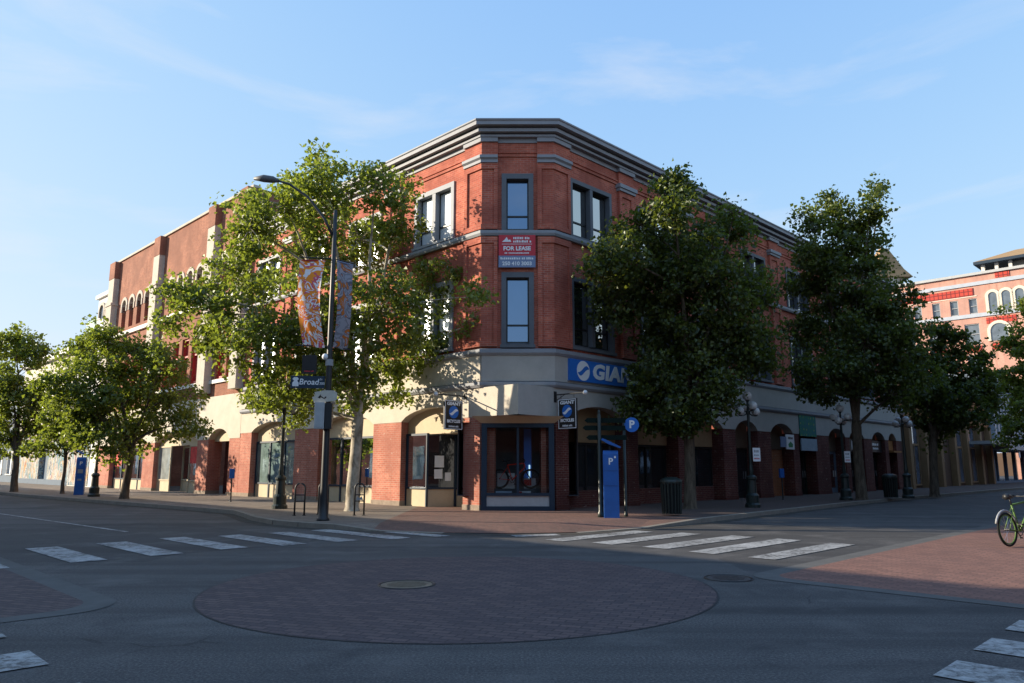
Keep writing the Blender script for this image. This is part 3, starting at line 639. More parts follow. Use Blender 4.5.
# --- corner shop window (chamfer)
m = MB(); m.box(FC, -hw+.02, -hw+.2, -.35, .03, .0, 3.0); m.box(FC, hw-.2, hw-.02, -.35, .03, .0, 3.0); m.box(FC, -hw+.2, hw-.2, -.35, .026, 2.86, 3.0); m.box(FC, -hw+.2, hw-.2, -.35, .02, .0, .27); m.box(FC, -hw+.2, hw-.2, -.12, .05, .61, .70)
m.box(FC, -.04, .04, -.10, -.02, .70, 2.86); cw = m.build('corner_shop_window', NAVY, bld)
MB().box(FC, -hw+.2, hw-.2, -.1, -.01, .27, .61).build('stall_riser', LGREY, cw)
for (a, c) in ((-hw+.2,-.04), (.04,hw-.2)): MB().quad(FC, a, c, .70, 2.86, -.06).build('pane', SHOPGLASS, cw)
m = MB(); m.face([FC.p(-hw,.04,3.0), FC.p(hw,.04,3.0), FC.p(hw+.3,.34,3.22), FC.p(-hw-.3,.34,3.22)]); m.build('sloped_fascia', CREAM, bld)
# display room behind it
m = MB(); m.face([FC.p(-hw-.8,-.36,.6), FC.p(hw+.8,-.36,.6), FC.p(hw+.8,-2.6,.6), FC.p(-hw-.8,-2.6,.6)]); m.quad(FC, -hw-.8, hw+.8, .6, 3.05, -2.6)
m.face([FC.p(-hw-.8,-.36,3.05), FC.p(hw+.8,-.36,3.05), FC.p(hw+.8,-2.6,3.05), FC.p(-hw-.8,-2.6,3.05)]); m.face([FC.p(-hw-.8,-.3,.6), FC.p(-hw-.8,-2.6,.6), FC.p(-hw-.8,-2.6,3.05), FC.p(-hw-.8,-.3,3.05)]); m.face([FC.p(hw+.8,-.3,.6), FC.p(hw+.8,-2.6,.6), FC.p(hw+.8,-2.6,3.05), FC.p(hw+.8,-.3,3.05)])
m.build('display_room', plain('display_room_wall', (.17,.17,.18), .8, .2, 2, .2), bld)
for u in (-.93, .93): MB().box(FC, u-.14, u+.14, -.62, -.36, .62, 2.86).build('inner_pier', BRICKP, bld)
MB().box(FC, .22, .48, -1.2, -1.15, .7, 2.86).build('display_banner', BLUEA, bld)
def glow(name, col, s):
    t = NT(name); e = t.n('ShaderNodeEmission'); e.inputs['Color'].default_value = c4(col); e.inputs['Strength'].default_value = s; t.l(e.outputs[0], t.out.inputs['Surface']); return t.m
MB().box(FC, .385, .435, -1.14, -1.10, 1.05, 1.62).build('light_tube', glow('cool_tube', (.55,.85,1), 1.1), bld)
# --- right street bays
for k, (a, c) in enumerate(baysR):
    if k in (0, 1, 2):
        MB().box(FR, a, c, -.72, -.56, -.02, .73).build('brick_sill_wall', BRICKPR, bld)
        f = MB(); n_ = 1
        for uu in (a, (a+c)/2-.04, c-.08): f.box(FR, uu, uu+.08, -.70, -.60, .73, 2.42)
        f.box(FR, a+.08, (a+c)/2-.04, -.70, -.604, 2.34, 2.42); f.box(FR, (a+c)/2+.04, c-.08, -.70, -.604, 2.34, 2.42)
        f = f.build('shop_window', SIGNB, bld); MB().quad(FR, a+.08, c-.08, .73, 2.42, -.66).build('pane', GLASS_DK, f)
    elif k == 4:
        MB().box(FR, a, c, -.72, -.6, -.02, 2.42).build('brick_infill', brick('lit_infill_brick', (.40,.13,.05), (.32,.10,.04), (.30,.2,.14), pale=.5), bld)
        f = MB(); f.box(FR, a+.05, a+.13, -.6, -.5, .7, 2.3); f.box(FR, a+.62, a+.74, -.6, -.48, .62, 2.3); f.box(FR, a+.13, a+.62, -.6, -.5, .62, .72); f.build('narrow_window', WHITE, bld)
        MB().quad(FR, a+.13, a+.62, .72, 2.3, -.57).build('pane', GLASS_DK, bld)
    else:
        shopfront(bld, FR, a, c, -.62, GLASS_DK, 1, zs=.6, zt=2.42, frame=[SIGNB, GREENM, GREYB, SIGNB][k % 4], stall=TANBR, door=[1] if k != 3 else [0, 1])

# ------------------------------------------------------------------ arched brick building further down the left street
ab = thing('arched_brick_building', 'salmon brick block with white stone pilasters and rows of small arched windows at left', 'building', BO, BR)
A0, A1, AT = L_END+.02, 40.0, 16.25
pil = [(38.75,39.95), (30.1,31.15), (21.8,22.8), (17.9,18.75)]
bays = [(31.15,38.75), (22.8,30.1), (18.75,21.8)]
def arch_window(b, fr, u0, u1, z0, zs, glass, frame, rec=.3):
    """tall round-headed light with a red apron and a stone surround"""
    r_ = (u1-u0)/2; uc = (u0+u1)/2
    o = MB(); o.box(fr, u0, u1, -rec-.05, -rec+.02, z0, z0+.7); o = o.build('arched_window', frame, b)
    g = MB(); pts = [(u0, z0+.7)]+[(u1, z0+.7)]+[(uc+r_*math.cos(t*math.pi/10), zs+r_*math.sin(t*math.pi/10)) for t in range(11)]
    g.face([fr.p(u, -rec-.02, z) for (u, z) in pts]); g.build('pane', glass, o)
    s = MB(); k = 10
    for i in range(k):
        t0, t1 = math.pi*i/k, math.pi*(i+1)/k; R1 = r_+.22; r0 = r_+.0
        s.prism(fr, [(uc+r0*math.cos(t0), zs+r0*math.sin(t0)), (uc+R1*math.cos(t0), zs+R1*math.sin(t0)), (uc+R1*math.cos(t1), zs+R1*math.sin(t1)), (uc+r0*math.cos(t1), zs+r0*math.sin(t1))], -rec-.05, .05)
    s.box(fr, u0-.16, u0, -rec-.05, .06, zs-.42, zs); s.box(fr, u1, u1+.16, -rec-.05, .06, zs-.42, zs)
    s.build('stone_surround', STONE, o)
ops = []
for (b0, b1) in bays:
    n_ = 4 if b1-b0 > 5 else 2; span = (b1-b0-1.6) if n_ == 4 else (b1-b0-.5); st = b0+(b1-b0-span)/2; pw = span/n_
    for i in range(n_):
        a, c = st+pw*i+pw*.22, st+pw*(i+1)-pw*.22
        arch_window(ab, FL, a, c, 11.1, 12.75, GLASS_DK, REDP); ops.append((a, c, 11.1, 12.75+(c-a)/2))
        a2, c2 = st+pw*i+pw*.16, st+pw*(i+1)-pw*.16
        f = MB(); f.box(FL, a2, a2+.09, -.3, -.1, 6.25, 9.0); f.box(FL, c2-.09, c2, -.3, -.1, 6.25, 9.0); f.box(FL, a2+.09, c2-.09, -.3, -.1, 8.9, 9.0); f.box(FL, a2+.09, c2-.09, -.3, -.12, 6.25, 6.4); f.box(FL, a2+.09, c2-.09, -.3, -.14, 7.9, 8.0)
        f = f.build('tall_window', REDP, ab); MB().quad(FL, a2+.09, c2-.09, 6.4, 8.9, -.26).build('pane', GLASS_DK, f); ops.append((a2, c2, 6.25, 9.0))
m = MB(); m.wall(FL, A0, A1, 5.3, AT, ops, depth=.34); m.face([FL.p(A0,0,12), FL.p(A0,-12,12), FL.p(A0,-12,AT), FL.p(A0,0,AT)]); m.face([FL.p(A1,0,0), FL.p(A1,-12,0), FL.p(A1,-12,AT), FL.p(A1,0,AT)])
m.build('brick_wall', BRICKL, ab, weld=True)
m = MB(); m.face([FL.p(A0,0,AT-.3), FL.p(A1,0,AT-.3), FL.p(A1,-12,AT-.3), FL.p(A0,-12,AT-.3)]); m.build('roof', ROOF, ab)
MB().box(FL, A0, A1, -.3, .10, AT, AT+.14).build('coping', STONE, ab)
for (a, c) in pil:
    o = MB().box(FL, a, c, -.05, .42, 5.5, 13.1).build('stone_pilaster', STONE, ab)
    MB().box(FL, a+.04, c-.04, -.05, .36, 13.1, 15.0).build('pilaster_shaft', STONE, o); MB().box(FL, a+.02, c-.02, -.05, .38, 15.0, AT-.004).build('pilaster_head', BRICKL, o)
    MB().box(FL, a-.06, c+.06, -.05, .48, 13.0, 13.18).build('pilaster_band', STONE, o)
for (b0, b1) in bays:
    MB().box(FL, b0, b1, -.05, .18, 10.55, 10.8).build('sill_course', WHITE, ab); MB().box(FL, b0, b1, -.05, .12, 6.0, 6.2).build('sill_course', WHITE, ab)
gb = [(19.08,21.62), (23.05,29.38), (31.23,37.46)]
beam(ab, FL, A0, A1, 5.3, 3.0, gb, name='stucco_band', rise=.55, mat=STUCCO_L)
for (a, c) in ((A0,19.08), (21.62,23.05), (29.38,31.23), (37.46,39.95)): pillar(ab, FL, a, c, 3.0)
MB().box(FL, 19.08, 21.62, -1.1, -.95, -.02, 3.0).build('closed_gate', REDBR, ab)
for (a, c) in gb[1:]: MB().box(FL, a, c, -.5, -.34, 2.78, 3.75).build('lintel_panel', CREAM, ab)
MB().box(FL, 19.08, 21.62, -.5, -.34, 2.9, 3.75).build('lintel_panel', CREAM, ab)
TEALW = pane('pale_shop_glass', (.34,.37,.36), .12, var=.3)
shopfront(ab, FL, 27.48, 29.38, -.3, TEALW, 0, frame=CREAM); shopfront(ab, FL, 24.75, 27.48, -1.0, GLASS_TEAL, 1, frame=CREAM, door=[0]); shopfront(ab, FL, 23.05, 24.75, -.3, TEALW, 0, frame=CREAM)
shopfront(ab, FL, 31.23, 37.46, -.3, TEALW, 3, frame=NAVY)
for (a, c, z0, z1) in ((23.15,24.6,1.75,2.68), (35.95,37.3,1.6,2.68)): MB().box(FL, a, c, -.30, -.285, z0, z1).build('red_poster', plain('red_poster', (.62,.05,.05), .6, .5, 3, .2), ab)

# ------------------------------------------------------------------ beyond it on the left
def simple_building(name, label, y0, y1, h, mat, rows, depth=10, n=0, glass=None, cop=None, base=None, trim=None):
    b = thing(name, label, 'building', BO, BR); ops = []
    for (z0, z1, cnt, wd) in rows:
        st = (y1-y0)/cnt
        for i in range(cnt):
            c = y0+st*(i+.5); f = MB(); a0, a1 = c-wd/2, c+wd/2
            f.box(FL, a0, a0+.08, n-.25, n+.03, z0, z1); f.box(FL, a1-.08, a1, n-.25, n+.03, z0, z1); f.box(FL, a0+.08, a1-.08, n-.25, n+.026, z1-.1, z1); f.box(FL, a0-.06, a1+.06, n-.2, n+.1, z0-.1, z0); f.box(FL, c-.03, c+.03, n-.22, n-.1, z0, z1-.1)
            f = f.build('window', trim or WHITE, b); MB().quad(FL, a0+.08, a1-.08, z0, z1-.1, n-.18).build('pane', glass or GLASS_BL, f); ops.append((a0+.01, a1-.01, z0, z1-.02))
    m = MB(); m.wall(FL, y0, y1, 0, h, ops, n=n)
    for yy in (y0, y1): m.face([FL.p(yy,n,0), FL.p(yy,n-depth,0), FL.p(yy,n-depth,h), FL.p(yy,n,h)])
    m.build('wall', mat, b, weld=True)
    r_ = MB(); r_.face([FL.p(y0,n,h-.1), FL.p(y1,n,h-.1), FL.p(y1,n-depth,h-.1), FL.p(y0,n-depth,h-.1)]); r_.build('roof', ROOF, b)
    MB().box(FL, y0-.05, y1+.05, n-.3, n+.22, h, h+.3).build('cornice', cop or WHITE, b); return b
wb = simple_building('white_building', 'tall white building with corner turret rising behind the left street trees', 40.2, 47.0, 11.2, WHITEW, [(8.3,10.2,3,1.3)])
m = MB(); m.box(FL, 40.3, 43.9, -4.2, -.2, 11.2, 14.3); m.box(FL, 40.1, 44.1, -4.4, 0, 14.3, 14.6); m.box(FL, 40.6, 43.6, -3.9, -.5, 14.6, 14.95); m.build('tower', WHITEW, wb)
MB().box(FL, 43.9, 47.0, -3.6, -.4, 11.2, 13.0).build('stair_head', MINT, wb)
MB().box(FL, 43.0, 43.3, -1.5, -1.2, 14.95, 15.7).build('chimney', GREYM, wb)
for k in range(2): arch_window(wb, F(tuple(FL.o+Vector((.13,0,0))), (0,1), (-1,0)), 40.75+k*1.5, 41.75+k*1.5, 11.9, 13.2, GLASS_DK, WHITEW, rec=.02)
# mural shop front of the same block
def mural():
    t = NT('mural_paint'); b = t.bsdf(.8, .2); vec, ob = wallcoord(t)
    mp = t.n('ShaderNodeMapping'); mp.inputs['Scale'].default_value = (1, .55, 1); t.l(vec, mp.inputs['Vector'])
    n_ = t.noise(.6, 4, .6, mp.outputs[0], 1.6); n2 = t.noise(.4, 3, .55, mp.outputs[0], 2.5)
    c = t.ramp(n_, [(.34, (.02,.03,.09)), (.40, (.50,.48,.45)), (.46, (.10,.02,.04)), (.49, (.56,.54,.5)), (.54, (.45,.22,.06)), (.59, (.06,.24,.32)), (.64, (.5,.46,.42)), (.70, (.25,.03,.05))], 'CONSTANT')
    c2 = t.ramp(n2, [(.40, (.06,.26,.32)), (.48, (.5,.46,.42)), (.56, (.42,.30,.07)), (.62, (.35,.06,.08))], 'CONSTANT')
    t.l(t.mix(.4, c, c2), b.inputs['Base Color']); return t.m
MURAL = mural()
mb_ = thing('mural_building', 'pale building with colourful abstract mural around its dark street door', 'building', BO, BR)
m = MB(); m.wall(FL, 47.1, 64, .55, 4.6, [(53.0,55.8,.55,3.0)], depth=.4); m.build('mural_wall', MURAL, mb_, weld=True)
MB().box(FL, 47.1, 64, -.2, .05, -.02, .55).build('plinth', GREYB, mb_); MB().box(FL, 53.0, 55.8, -.45, -.38, .13, 3.0).build('door', GREYB, mb_)
m = MB(); m.wall(FL, 47.1, 64, 4.6, 10.6, [(48.5+k*2.6, 50.0+k*2.6, 6.2, 8.8) for k in range(6)]); m.face([FL.p(64,0,0), FL.p(64,-10,0), FL.p(64,-10,10.6), FL.p(64,0,10.6)]); m.build('wall', CREAMW, mb_, weld=True)
for k in range(6): MB().quad(FL, 48.5+k*2.6, 50.0+k*2.6, 6.2, 8.8, -.2).build('window', GLASS_BL, mb_)
MB().box(FL, 47.1, 64, -.3, .2, 4.6, 4.9).build('cornice', CREAMW, mb_); MB().box(FL, 47.1, 64, -.3, .35, 10.6, 11.1).build('cornice', WHITE, mb_)
m = MB(); m.face([FL.p(47.1,0,10.7), FL.p(64,0,10.7), FL.p(64,-10,10.7), FL.p(47.1,-10,10.7)]); m.build('roof', ROOF, mb_)
MB().box(FL, 41.9, 47.0, -.1, .04, .2, 4.6).build('mural_panel', MURAL, wb)
simple_building('grey_blue_building', 'grey-blue rendered building at the far left end of the street', 64.2, 84, 7.5, GREYB, [(4.6,6.4,6,1.4), (.9,3.0,5,2.2)])
simple_building('cream_block', 'distant cream block closing the left street view', 84.2, 118, 12.0, CREAMW, [(8.6,10.4,9,1.4), (5.0,7.2,9,1.4), (.8,3.2,7,2.6)])

# ------------------------------------------------------------------ right street, beyond the corner building
tb = thing('tan_building', 'low orange and brown rendered building with tan fins and a shop canopy', 'building', BO, BR)
FB = FR
m = MB(); m.wall(FB, 34.2, 56.8, 4.9, 7.4, []); m.build('orange_fascia', ORANGE, tb)
m = MB(); m.face([FB.p(34.2,0,7.39), FB.p(56.8,0,7.39), FB.p(56.8,-12,7.39), FB.p(34.2,-12,7.39)]); m.face([FB.p(56.8,0,0), FB.p(56.8,-12,0), FB.p(56.8,-12,7.4), FB.p(56.8,0,7.4)]); m.build('roof', ROOF, tb)
MB().box(FB, 34.2, 56.8, -.5, -.3, -.02, 4.9).build('brown_wall', TANBR, tb)
for u in (35.3, 38.6, 42.0, 45.6, 49.0, 53.0, 56.2):
    MB().box(FB, u, u+.55, -.3, .12, -.02, 5.0).build('fin', TAN, tb)
for (a, c) in ((36.2,38.2), (46.4,48.8), (49.9,52.6)):
    f = MB(); f.box(FB, a, a+.1, -.3, -.2, .3, 4.7); f.box(FB, c-.1, c, -.3, -.2, .3, 4.7); f.box(FB, a+.1, c-.1, -.3, -.21, 3.0, 3.15); f.box(FB, a+.1, c-.1, -.3, -.21, .3, .4); f.box(FB, (a+c)/2-.04, (a+c)/2+.04, -.3, -.22, .4, 3.0)
    f = f.build('shop_window', TAN, tb); MB().quad(FB, a+.1, c-.1, .4, 4.7, -.27).build('pane', pane('blue_shop_glass', (.09,.12,.17), .12, var=.5), f)
MB().prism(F((0,0),(0,-1),(1,0)) if False else FB, [(49.6,3.35), (57.5,3.35), (57.5,3.75), (49.6,3.6)], .1, 1.7).build('canopy', GREYM, tb)
MB().box(FB, 43.2, 44.0, -.3, -.27, 1.9, 2.5).build('notice', SIGNW, tb)
rb = thing('ribbed_building', 'building faced with tall blue-grey metal ribs beside the tan building', 'building', BO, BR)
m = MB(); m.wall(FB, 57.0, 76, 0, 9.9, [(57.6,75,.3,3.0)], depth=.8); m.face([FB.p(57,0,0), FB.p(57,-12,0), FB.p(57,-12,9.9), FB.p(57,0,9.9)]); m.face([FB.p(57,0,9.88), FB.p(76,0,9.88), FB.p(76,-12,9.88), FB.p(57,-12,9.88)]); m.build('wall', GREYB, rb, weld=True)
RIB = plain('rib_metal', (.36,.41,.46), .4, .08, 3, .5)
for k in range(16): MB().box(FB, 57.3+k*1.15, 57.85+k*1.15, 0, .35, 3.4, 9.9).build('rib', RIB, rb)
MB().box(FB, 57.1, 75.9, -1.0, -.9, -.02, 3.4).build('shop_back', DARK, rb)
MB().box(FB, 57, 76, 0, 1.2, 3.05, 3.35).build('canopy', LGREY, rb)
for k in range(5):
    f = MB().box(FB, 57.7+k*3.5, 57.9+k*3.5, -.8, -.6, .3, 3.0).build('shop_window', GREYB, rb); MB().quad(FB, 57.9+k*3.5, 61.0+k*3.5, .3, 3.0, -.75).build('pane', GLASS_DK, f)
# pink building across the next street
pb = thing('pink_building', 'tall pink brick building with red terracotta panels and arched top windows', 'building', BO, BR)
XP = 80.0; FP = F((XP, 0), (0, -1), (-1, 0))      # u runs towards the street (right in view): y = -u
PT = 23.4; ops = []
def rect_win(b, fr, u0, u1, z0, z1, ops, lights=1, frame=None):
    f = MB(); f.box(fr, u0, u0+.09, -.3, -.08, z0, z1); f.box(fr, u1-.09, u1, -.3, -.08, z0, z1); f.box(fr, u0+.09, u1-.09, -.3, -.08, z1-.1, z1); f.box(fr, u0+.09, u1-.09, -.3, -.05, z0, z0+.1); f.box(fr, u0+.09, u1-.09, -.28, -.12, (z0+z1)/2-.04, (z0+z1)/2+.04)
    f = f.build('window', frame or GREYM, b); MB().quad(fr, u0+.09, u1-.09, z0+.1, z1-.1, -.24).build('pane', PINKGL, f); ops.append((u0, u1, z0, z1))
for c in (-11.9, -10.9, -8.9, -7.0, -5.05, -13.6): rect_win(pb, FP, c-.42, c+.42, 18.95, 20.75, ops)
for c in (-12.2, -9.0, -5.4): rect_win(pb, FP, c-.75, c+.75, 15.4, 17.8, ops); rect_win(pb, FP, c-.75, c+.75, 11.5, 14.2, ops); rect_win(pb, FP, c-.75, c+.75, 7.5, 10.2, ops)
def pink_arch(u0, u1, z0, zs, gl=PINKGL):
    r_ = (u1-u0)/2; uc = (u0+u1)/2; s = MB()
    for i in range(10):
        t0, t1 = math.pi*i/10, math.pi*(i+1)/10; R1 = r_+.32
        s.prism(FP, [(uc+r_*math.cos(t0), zs+r_*math.sin(t0)), (uc+R1*math.cos(t0), zs+R1*math.sin(t0)), (uc+R1*math.cos(t1), zs+R1*math.sin(t1)), (uc+r_*math.cos(t1), zs+r_*math.sin(t1))], -.1, .14)
    s.box(FP, u0-.3, u0, -.1, .14, z0, zs); s.box(FP, u1, u1+.3, -.1, .14, z0, zs); o = s.build('arched_window', CREAMW, pb)
    g = MB(); g.face([FP.p(u, .03, z) for (u, z) in [(u0, z0), (u1, z0)]+[(uc+r_*math.cos(t*math.pi/12), zs+r_*math.sin(t*math.pi/12)) for t in range(13)]]); g.build('pane', gl, o)
for c in (-3.05, -1.75, -.45): pink_arch(c-.42, c+.42, 18.95, 20.75)
pink_arch(-3.6, -1.9, 15.6, 16.7)
m = MB(); m.wall(FP, -22, 1.0, 0, PT, ops, depth=.32); m.face([FP.p(1,0,0), FP.p(1,-15,0), FP.p(1,-15,PT), FP.p(1,0,PT)]); m.build('brick_wall', BRICKPINK, pb, weld=True)
m = MB(); m.face([FP.p(-22,0,PT-.2), FP.p(1,0,PT-.2), FP.p(1,-15,PT-.2), FP.p(-22,-15,PT-.2)]); m.build('roof', ROOF, pb)
MB().box(FP, -22, 1.2, -.4, .3, PT, PT+.3).build('cornice', LGREY, pb)
for z in (22.2, 18.5): MB().box(FP, -22, 1.0, -.1, .16, z, z+.42).build('stone_band', BLUEST, pb)
MB().box(FP, -22, -4.6, -.1, .05, 20.95, 21.05).build('stone_band', CREAMW, pb)
def checks():
    t = NT('terracotta_tiles'); b = t.bsdf(.7, .3); vec, ob = wallcoord(t); q = t.n('ShaderNodeTexBrick', offset=0); t.l(vec, q.inputs['Vector'])
    for n_, v in (('Color1', (.52,.06,.04)), ('Color2', (.42,.05,.035)), ('Mortar', (.16,.02,.02))): q.inputs[n_].default_value = c4(v)
    q.inputs['Scale'].default_value = 1; q.inputs['Brick Width'].default_value = .45; q.inputs['Row Height'].default_value = .45; q.inputs['Mortar Size'].default_value = .05; t.l(q.outputs['Color'], b.inputs['Base Color']); return t.m
TT = checks()
for (a, c, z0, z1) in ((-14,-4.9,21.06,21.95), (-3.9,-1.0,17.6,18.3), (-2.6,-1.2,22.75,23.38), (-3.6,-1.4,14.6,15.35), (-6.2,-4.6,14.5,15.2), (-9.9,-8.2,14.5,15.2)): MB().box(FP, a, c, -.1, .07, z0, z1).build('terracotta_panel', TT, pb)
# roof pavilion with deep eaves on cream columns
m = MB(); e0, e1 = -4.6, 9.0
P_ = [FP.p(e0,.1,24.95), FP.p(e1,.1,24.95), FP.p(e1,-9,24.95), FP.p(e0,-9,24.95)]; Q_ = [FP.p(e0+3.5,-4.0,26.6), FP.p(e1-3.5,-4.0,26.6), FP.p(e1-3.5,-5.0,26.6), FP.p(e0+3.5,-5.0,26.6)]
for i in range(4): m.face([P_[i], P_[(i+1)%4], Q_[(i+1)%4], Q_[i]])
m.face(Q_); pv = m.build('pavilion_roof', TILE, pb)
MB().box(FP, e0, e1, -9.0, .1, 24.62, 24.949).build('eaves', NAVY, pv)
for k in range(3): MB().box(FP, -4.0+k*1.35, -3.65+k*1.35, -1.0, -.6, PT+.3, 24.62).build('column', WHITE, pv)
MB().box(FP, -1.0, 8, -8, -1.2, PT, 24.62).build('pavilion_wall', plain('pavilion_grey', (.30,.28,.24), .8, .1, 2), pv)
# pointed turret
tu = thing('turret_roof_building', 'pointed tan shingled turret roof showing behind the right street trees', 'building', L2W(84, 15.6), BR)
m = MB(); m.lathe([(2.2,0),(2.2,25.5)], (0,0,0), 8); m.build('turret_wall', CREAMW, tu)
m = MB(); m.lathe([(3.4,25.4),(2.4,26.6),(.7,29.6),(.65,29.7)], (0,0,0), 4); o = m.build('turret_roof', TILE, tu)
MB().tube([(.2,.0,29.6),(.2,0,30.2)], .06, 6).build('finial', BLACKM, tu)
bk = thing('end_block', 'distant brown block closing the right street view', 'building', BO, BR)
m = MB(); FK = F((140, -30), (0, 1), (-1, 0)); m.wall(FK, 0, 45, 0, 14, [(2+k*4, 4+k*4, z, z+2) for k in range(10) for z in (4, 8)]); m.build('wall', TANBR, bk, weld=True)

# ------------------------------------------------------------------ blocks outside the picture, put there to shade and mirror in the scene
oa = thing('opposite_building', 'brick block across the left street, outside the picture, shading the junction', 'building', BO, BR)
FA = F((-20.0, 0), (0, 1), (1, 0))                # y = u, faces the brick building
for (a, c, h) in ((-3.5,4.6,10.4), (4.6,15.0,6.5), (15.0,44,7.0), (44,70,7.4), (70,110,7.8)):
    MB().box(FA, a, c, -14, 0, -.02, h).build('wall', BRICKL, oa); MB().box(FA, a+.02, c-.02, -.3, .2, h, h+.25).build('coping', STONE, oa)
    k = a+.8
    while k < c-2: MB().box(FA, k, k+1.4, -.1, .03, 4.2, 6.0).build('window', GLASS_SKY, oa); MB().box(FA, k, k+1.6, -.1, .04, .6, 3.2).build('shop_window', GLASS_TEAL, oa); k += 3
ob_ = thing('facing_building', 'dark block across the right street, outside the picture, made tall to shade it', 'building', BO, BR)
FG = F((0, -20.5), (1, 0), (0, 1))  # unseen block, kept tall and dark to hold light off the right street
for (a, c, h, mt) in ((4,26,13.5,REDBR), (26,50,12.0,TANBR), (50,90,12.5,REDBR)):
    MB().box(FG, a, c, -14, 0, -.02, h).build('wall', mt, ob_); k = a+1
    while k < c-2:
        for z in (1.0, 5, 8.5): MB().box(FG, k, k+1.3, -.1, .03, z, z+2).build('window', GLASS_SKY, ob_)
        k += 2.6

oc = thing('corner_block', 'dark brick block added behind the viewpoint, outside the picture, for reflections', 'building', (0, -13, 0), 0)  # unseen block, added to give the shop glass something dark to mirror
MB().box(W0, -22, 22, 0, 14, -.02, 10.5).build('wall', REDBR, oc); k = -20
while k < 20:
    for z in (.8, 4.6, 7.6): MB().box(W0, k, k+1.5, -.04, -.01, z, z+2.0).build('window', GLASS_DK, oc)
    k += 3.1
# ------------------------------------------------------------------ signs on the corner building
def wave_emblem(fr, u, n, z, r, disc, white, parent):
    """round emblem: disc with a white S-shaped wave across it"""
    m = MB(); N_ = 28; m.prism(fr, [(u+r*math.cos(2*math.pi*i/N_), z+r*math.sin(2*math.pi*i/N_)) for i in range(N_)], n, n+.008); o = m.build('emblem', disc, parent)
    top, bot = [], []
    for i in range(15):
        s = -1+2*i/14; x = u+s*r*.9; mid = z+r*(.32*math.sin(s*2.4)); h = r*.26*(1-abs(s)**2.5)+.002
        top.append((x, mid+h)); bot.append((x, mid-h))
    MB().prism(fr, bot+top[::-1], n+.008, n+.013).build('wave', white, o); return o
def marks(fr, u, n, z, wd, h, mat, parent, seed=1):
    """a line of small print, far too small to read"""
    rg = random.Random(seed); m = MB(); x = u-wd/2
    while x < u+wd/2-h*.3:
        w_ = h*rg.uniform(.35,.75); m.box(fr, x, min(x+w_, u+wd/2), n, n+.003, z-h/2, z+h/2*rg.uniform(.55,1)); x += w_+h*(.22 if rg.random() < .82 else .7)
    return m.build('small_print', mat, parent)
gs = thing('shop_sign', 'long blue wall sign with white GIANT lettering over the right street shop', 'sign', BO, BR)
MB().box(FR, .66, 6.65, .051, .16, 4.50, 5.26).build('panel', BLUEA, gs)
MB().box(FR, .62, 6.69, .05, .10, 4.47, 4.498).build('rim', TRIM, gs)
wave_emblem(FR, 1.36, .161, 4.88, .35, SIGNW, BLUEA, gs)
text_obj('lettering', 'GIANT', .72, FR, 1.85, .162, 4.88, SIGNW, gs, ext=.01, bold=.032, shear=.12, sx=1.28, align='LEFT', space=1.08)
def hanging(label, root, rz, flip):
    """projecting sign: arm along local +x, sign board below it"""
    t = thing('hanging_sign', label, 'hanging sign', root, rz, 'projecting shop signs')
    m = MB(); m.tube([(0,0,0),(1.28,0,0)], .022, 8); m.box(W0, -.0, .03, -.07, .07, -.25, .12); m.tube([(.02,0,-.22),(.45,0,-.01)], .012, 6); m.build('bracket', BLACKM, t)
    MB().sphere((1.33,0,.0), .075).build('ball', SIGNW, t, smooth=True)
    for x in (.28, .85): MB().tube([(x,0,-.01),(x,0,-.17)], .009, 6).build('hanger', BLACKM, t)
    bd = MB().box(W0, .17, .97, -.03, .03, -1.16, -.16).build('board', SIGNB, t)
    for fr in (F((.57,0), (1,0), (0,-1)), F((.57,0), (-1,0), (0,1))):
        m = MB(); a, g = .385, .022
        m.box(fr, -a, -a+g, .03, .036, -1.145, -.175); m.box(fr, a-g, a, .03, .036, -1.145, -.175); m.box(fr, -a+g, a-g, .03, .036, -1.145, -1.145+g); m.box(fr, -a+g, a-g, .03, .036, -.175-g, -.175); m.build('border', SIGNW, bd)
        text_obj('lettering', 'GIANT', .15, fr, 0, .031, -.29, SIGNW, bd, .003, .007, .1, 1.35)
        wave_emblem(fr, 0, .031, -.57, .21, BLUEA, SIGNW, bd)
        text_obj('lettering', 'BICYCLES', .135, fr, 0, .031, -.88, SIGNW, bd, .003, .006, 0, 1.02)
        marks(fr, 0, .031, -1.05, .42, .06, SIGNW, bd)
    return t
x, y = L2W(0, C_+.78); hanging('black projecting sign over the shop door, left of the corner window', (x, y, 3.95), R(225), 0)
x, y = L2W(C_+.02, 0); hanging('black projecting sign at the right edge of the corner window', (x, y, 3.95), R(315), 0)
ls = thing('lease_sign', 'red and grey FOR LEASE board between the two corner windows', 'sign', BO, BR)
MB().box(FC, -.66, .62, .135, .16, 8.78, 9.52).build('red_panel', SIGNR, ls); MB().box(FC, -.66, .62, .135, .158, 8.36, 8.779).build('grey_panel', SIGNG, ls)
MB().prism(FC, [(-.55,9.27),(-.22,9.27),(-.26,9.36),(-.32,9.33),(-.38,9.45),(-.46,9.34)], .161, .166).build('emblem', SIGNW, ls)
marks(FC, .16, .161, 9.41, .62, .085, SIGNW, ls, 3); marks(FC, .16, .161, 9.29, .62, .085, SIGNW, ls, 4)
MB().box(FC, -.55, .5, .161, .164, 9.185, 9.20).build('rule', SIGNW, ls)
text_obj('lettering', 'FOR LEASE', .20, FC, -.02, .161, 9.03, SIGNW, ls, .002, .008)
marks(FC, -.02, .161, 8.87, .86, .05, SIGNW, ls, 5)
marks(FC, -.02, .159, 8.68, 1.16, .08, SIGNW, ls, 6)
text_obj('lettering', '250 410 3003', .185, FC, -.02, .159, 8.49, SIGNW, ls, .002, .006)

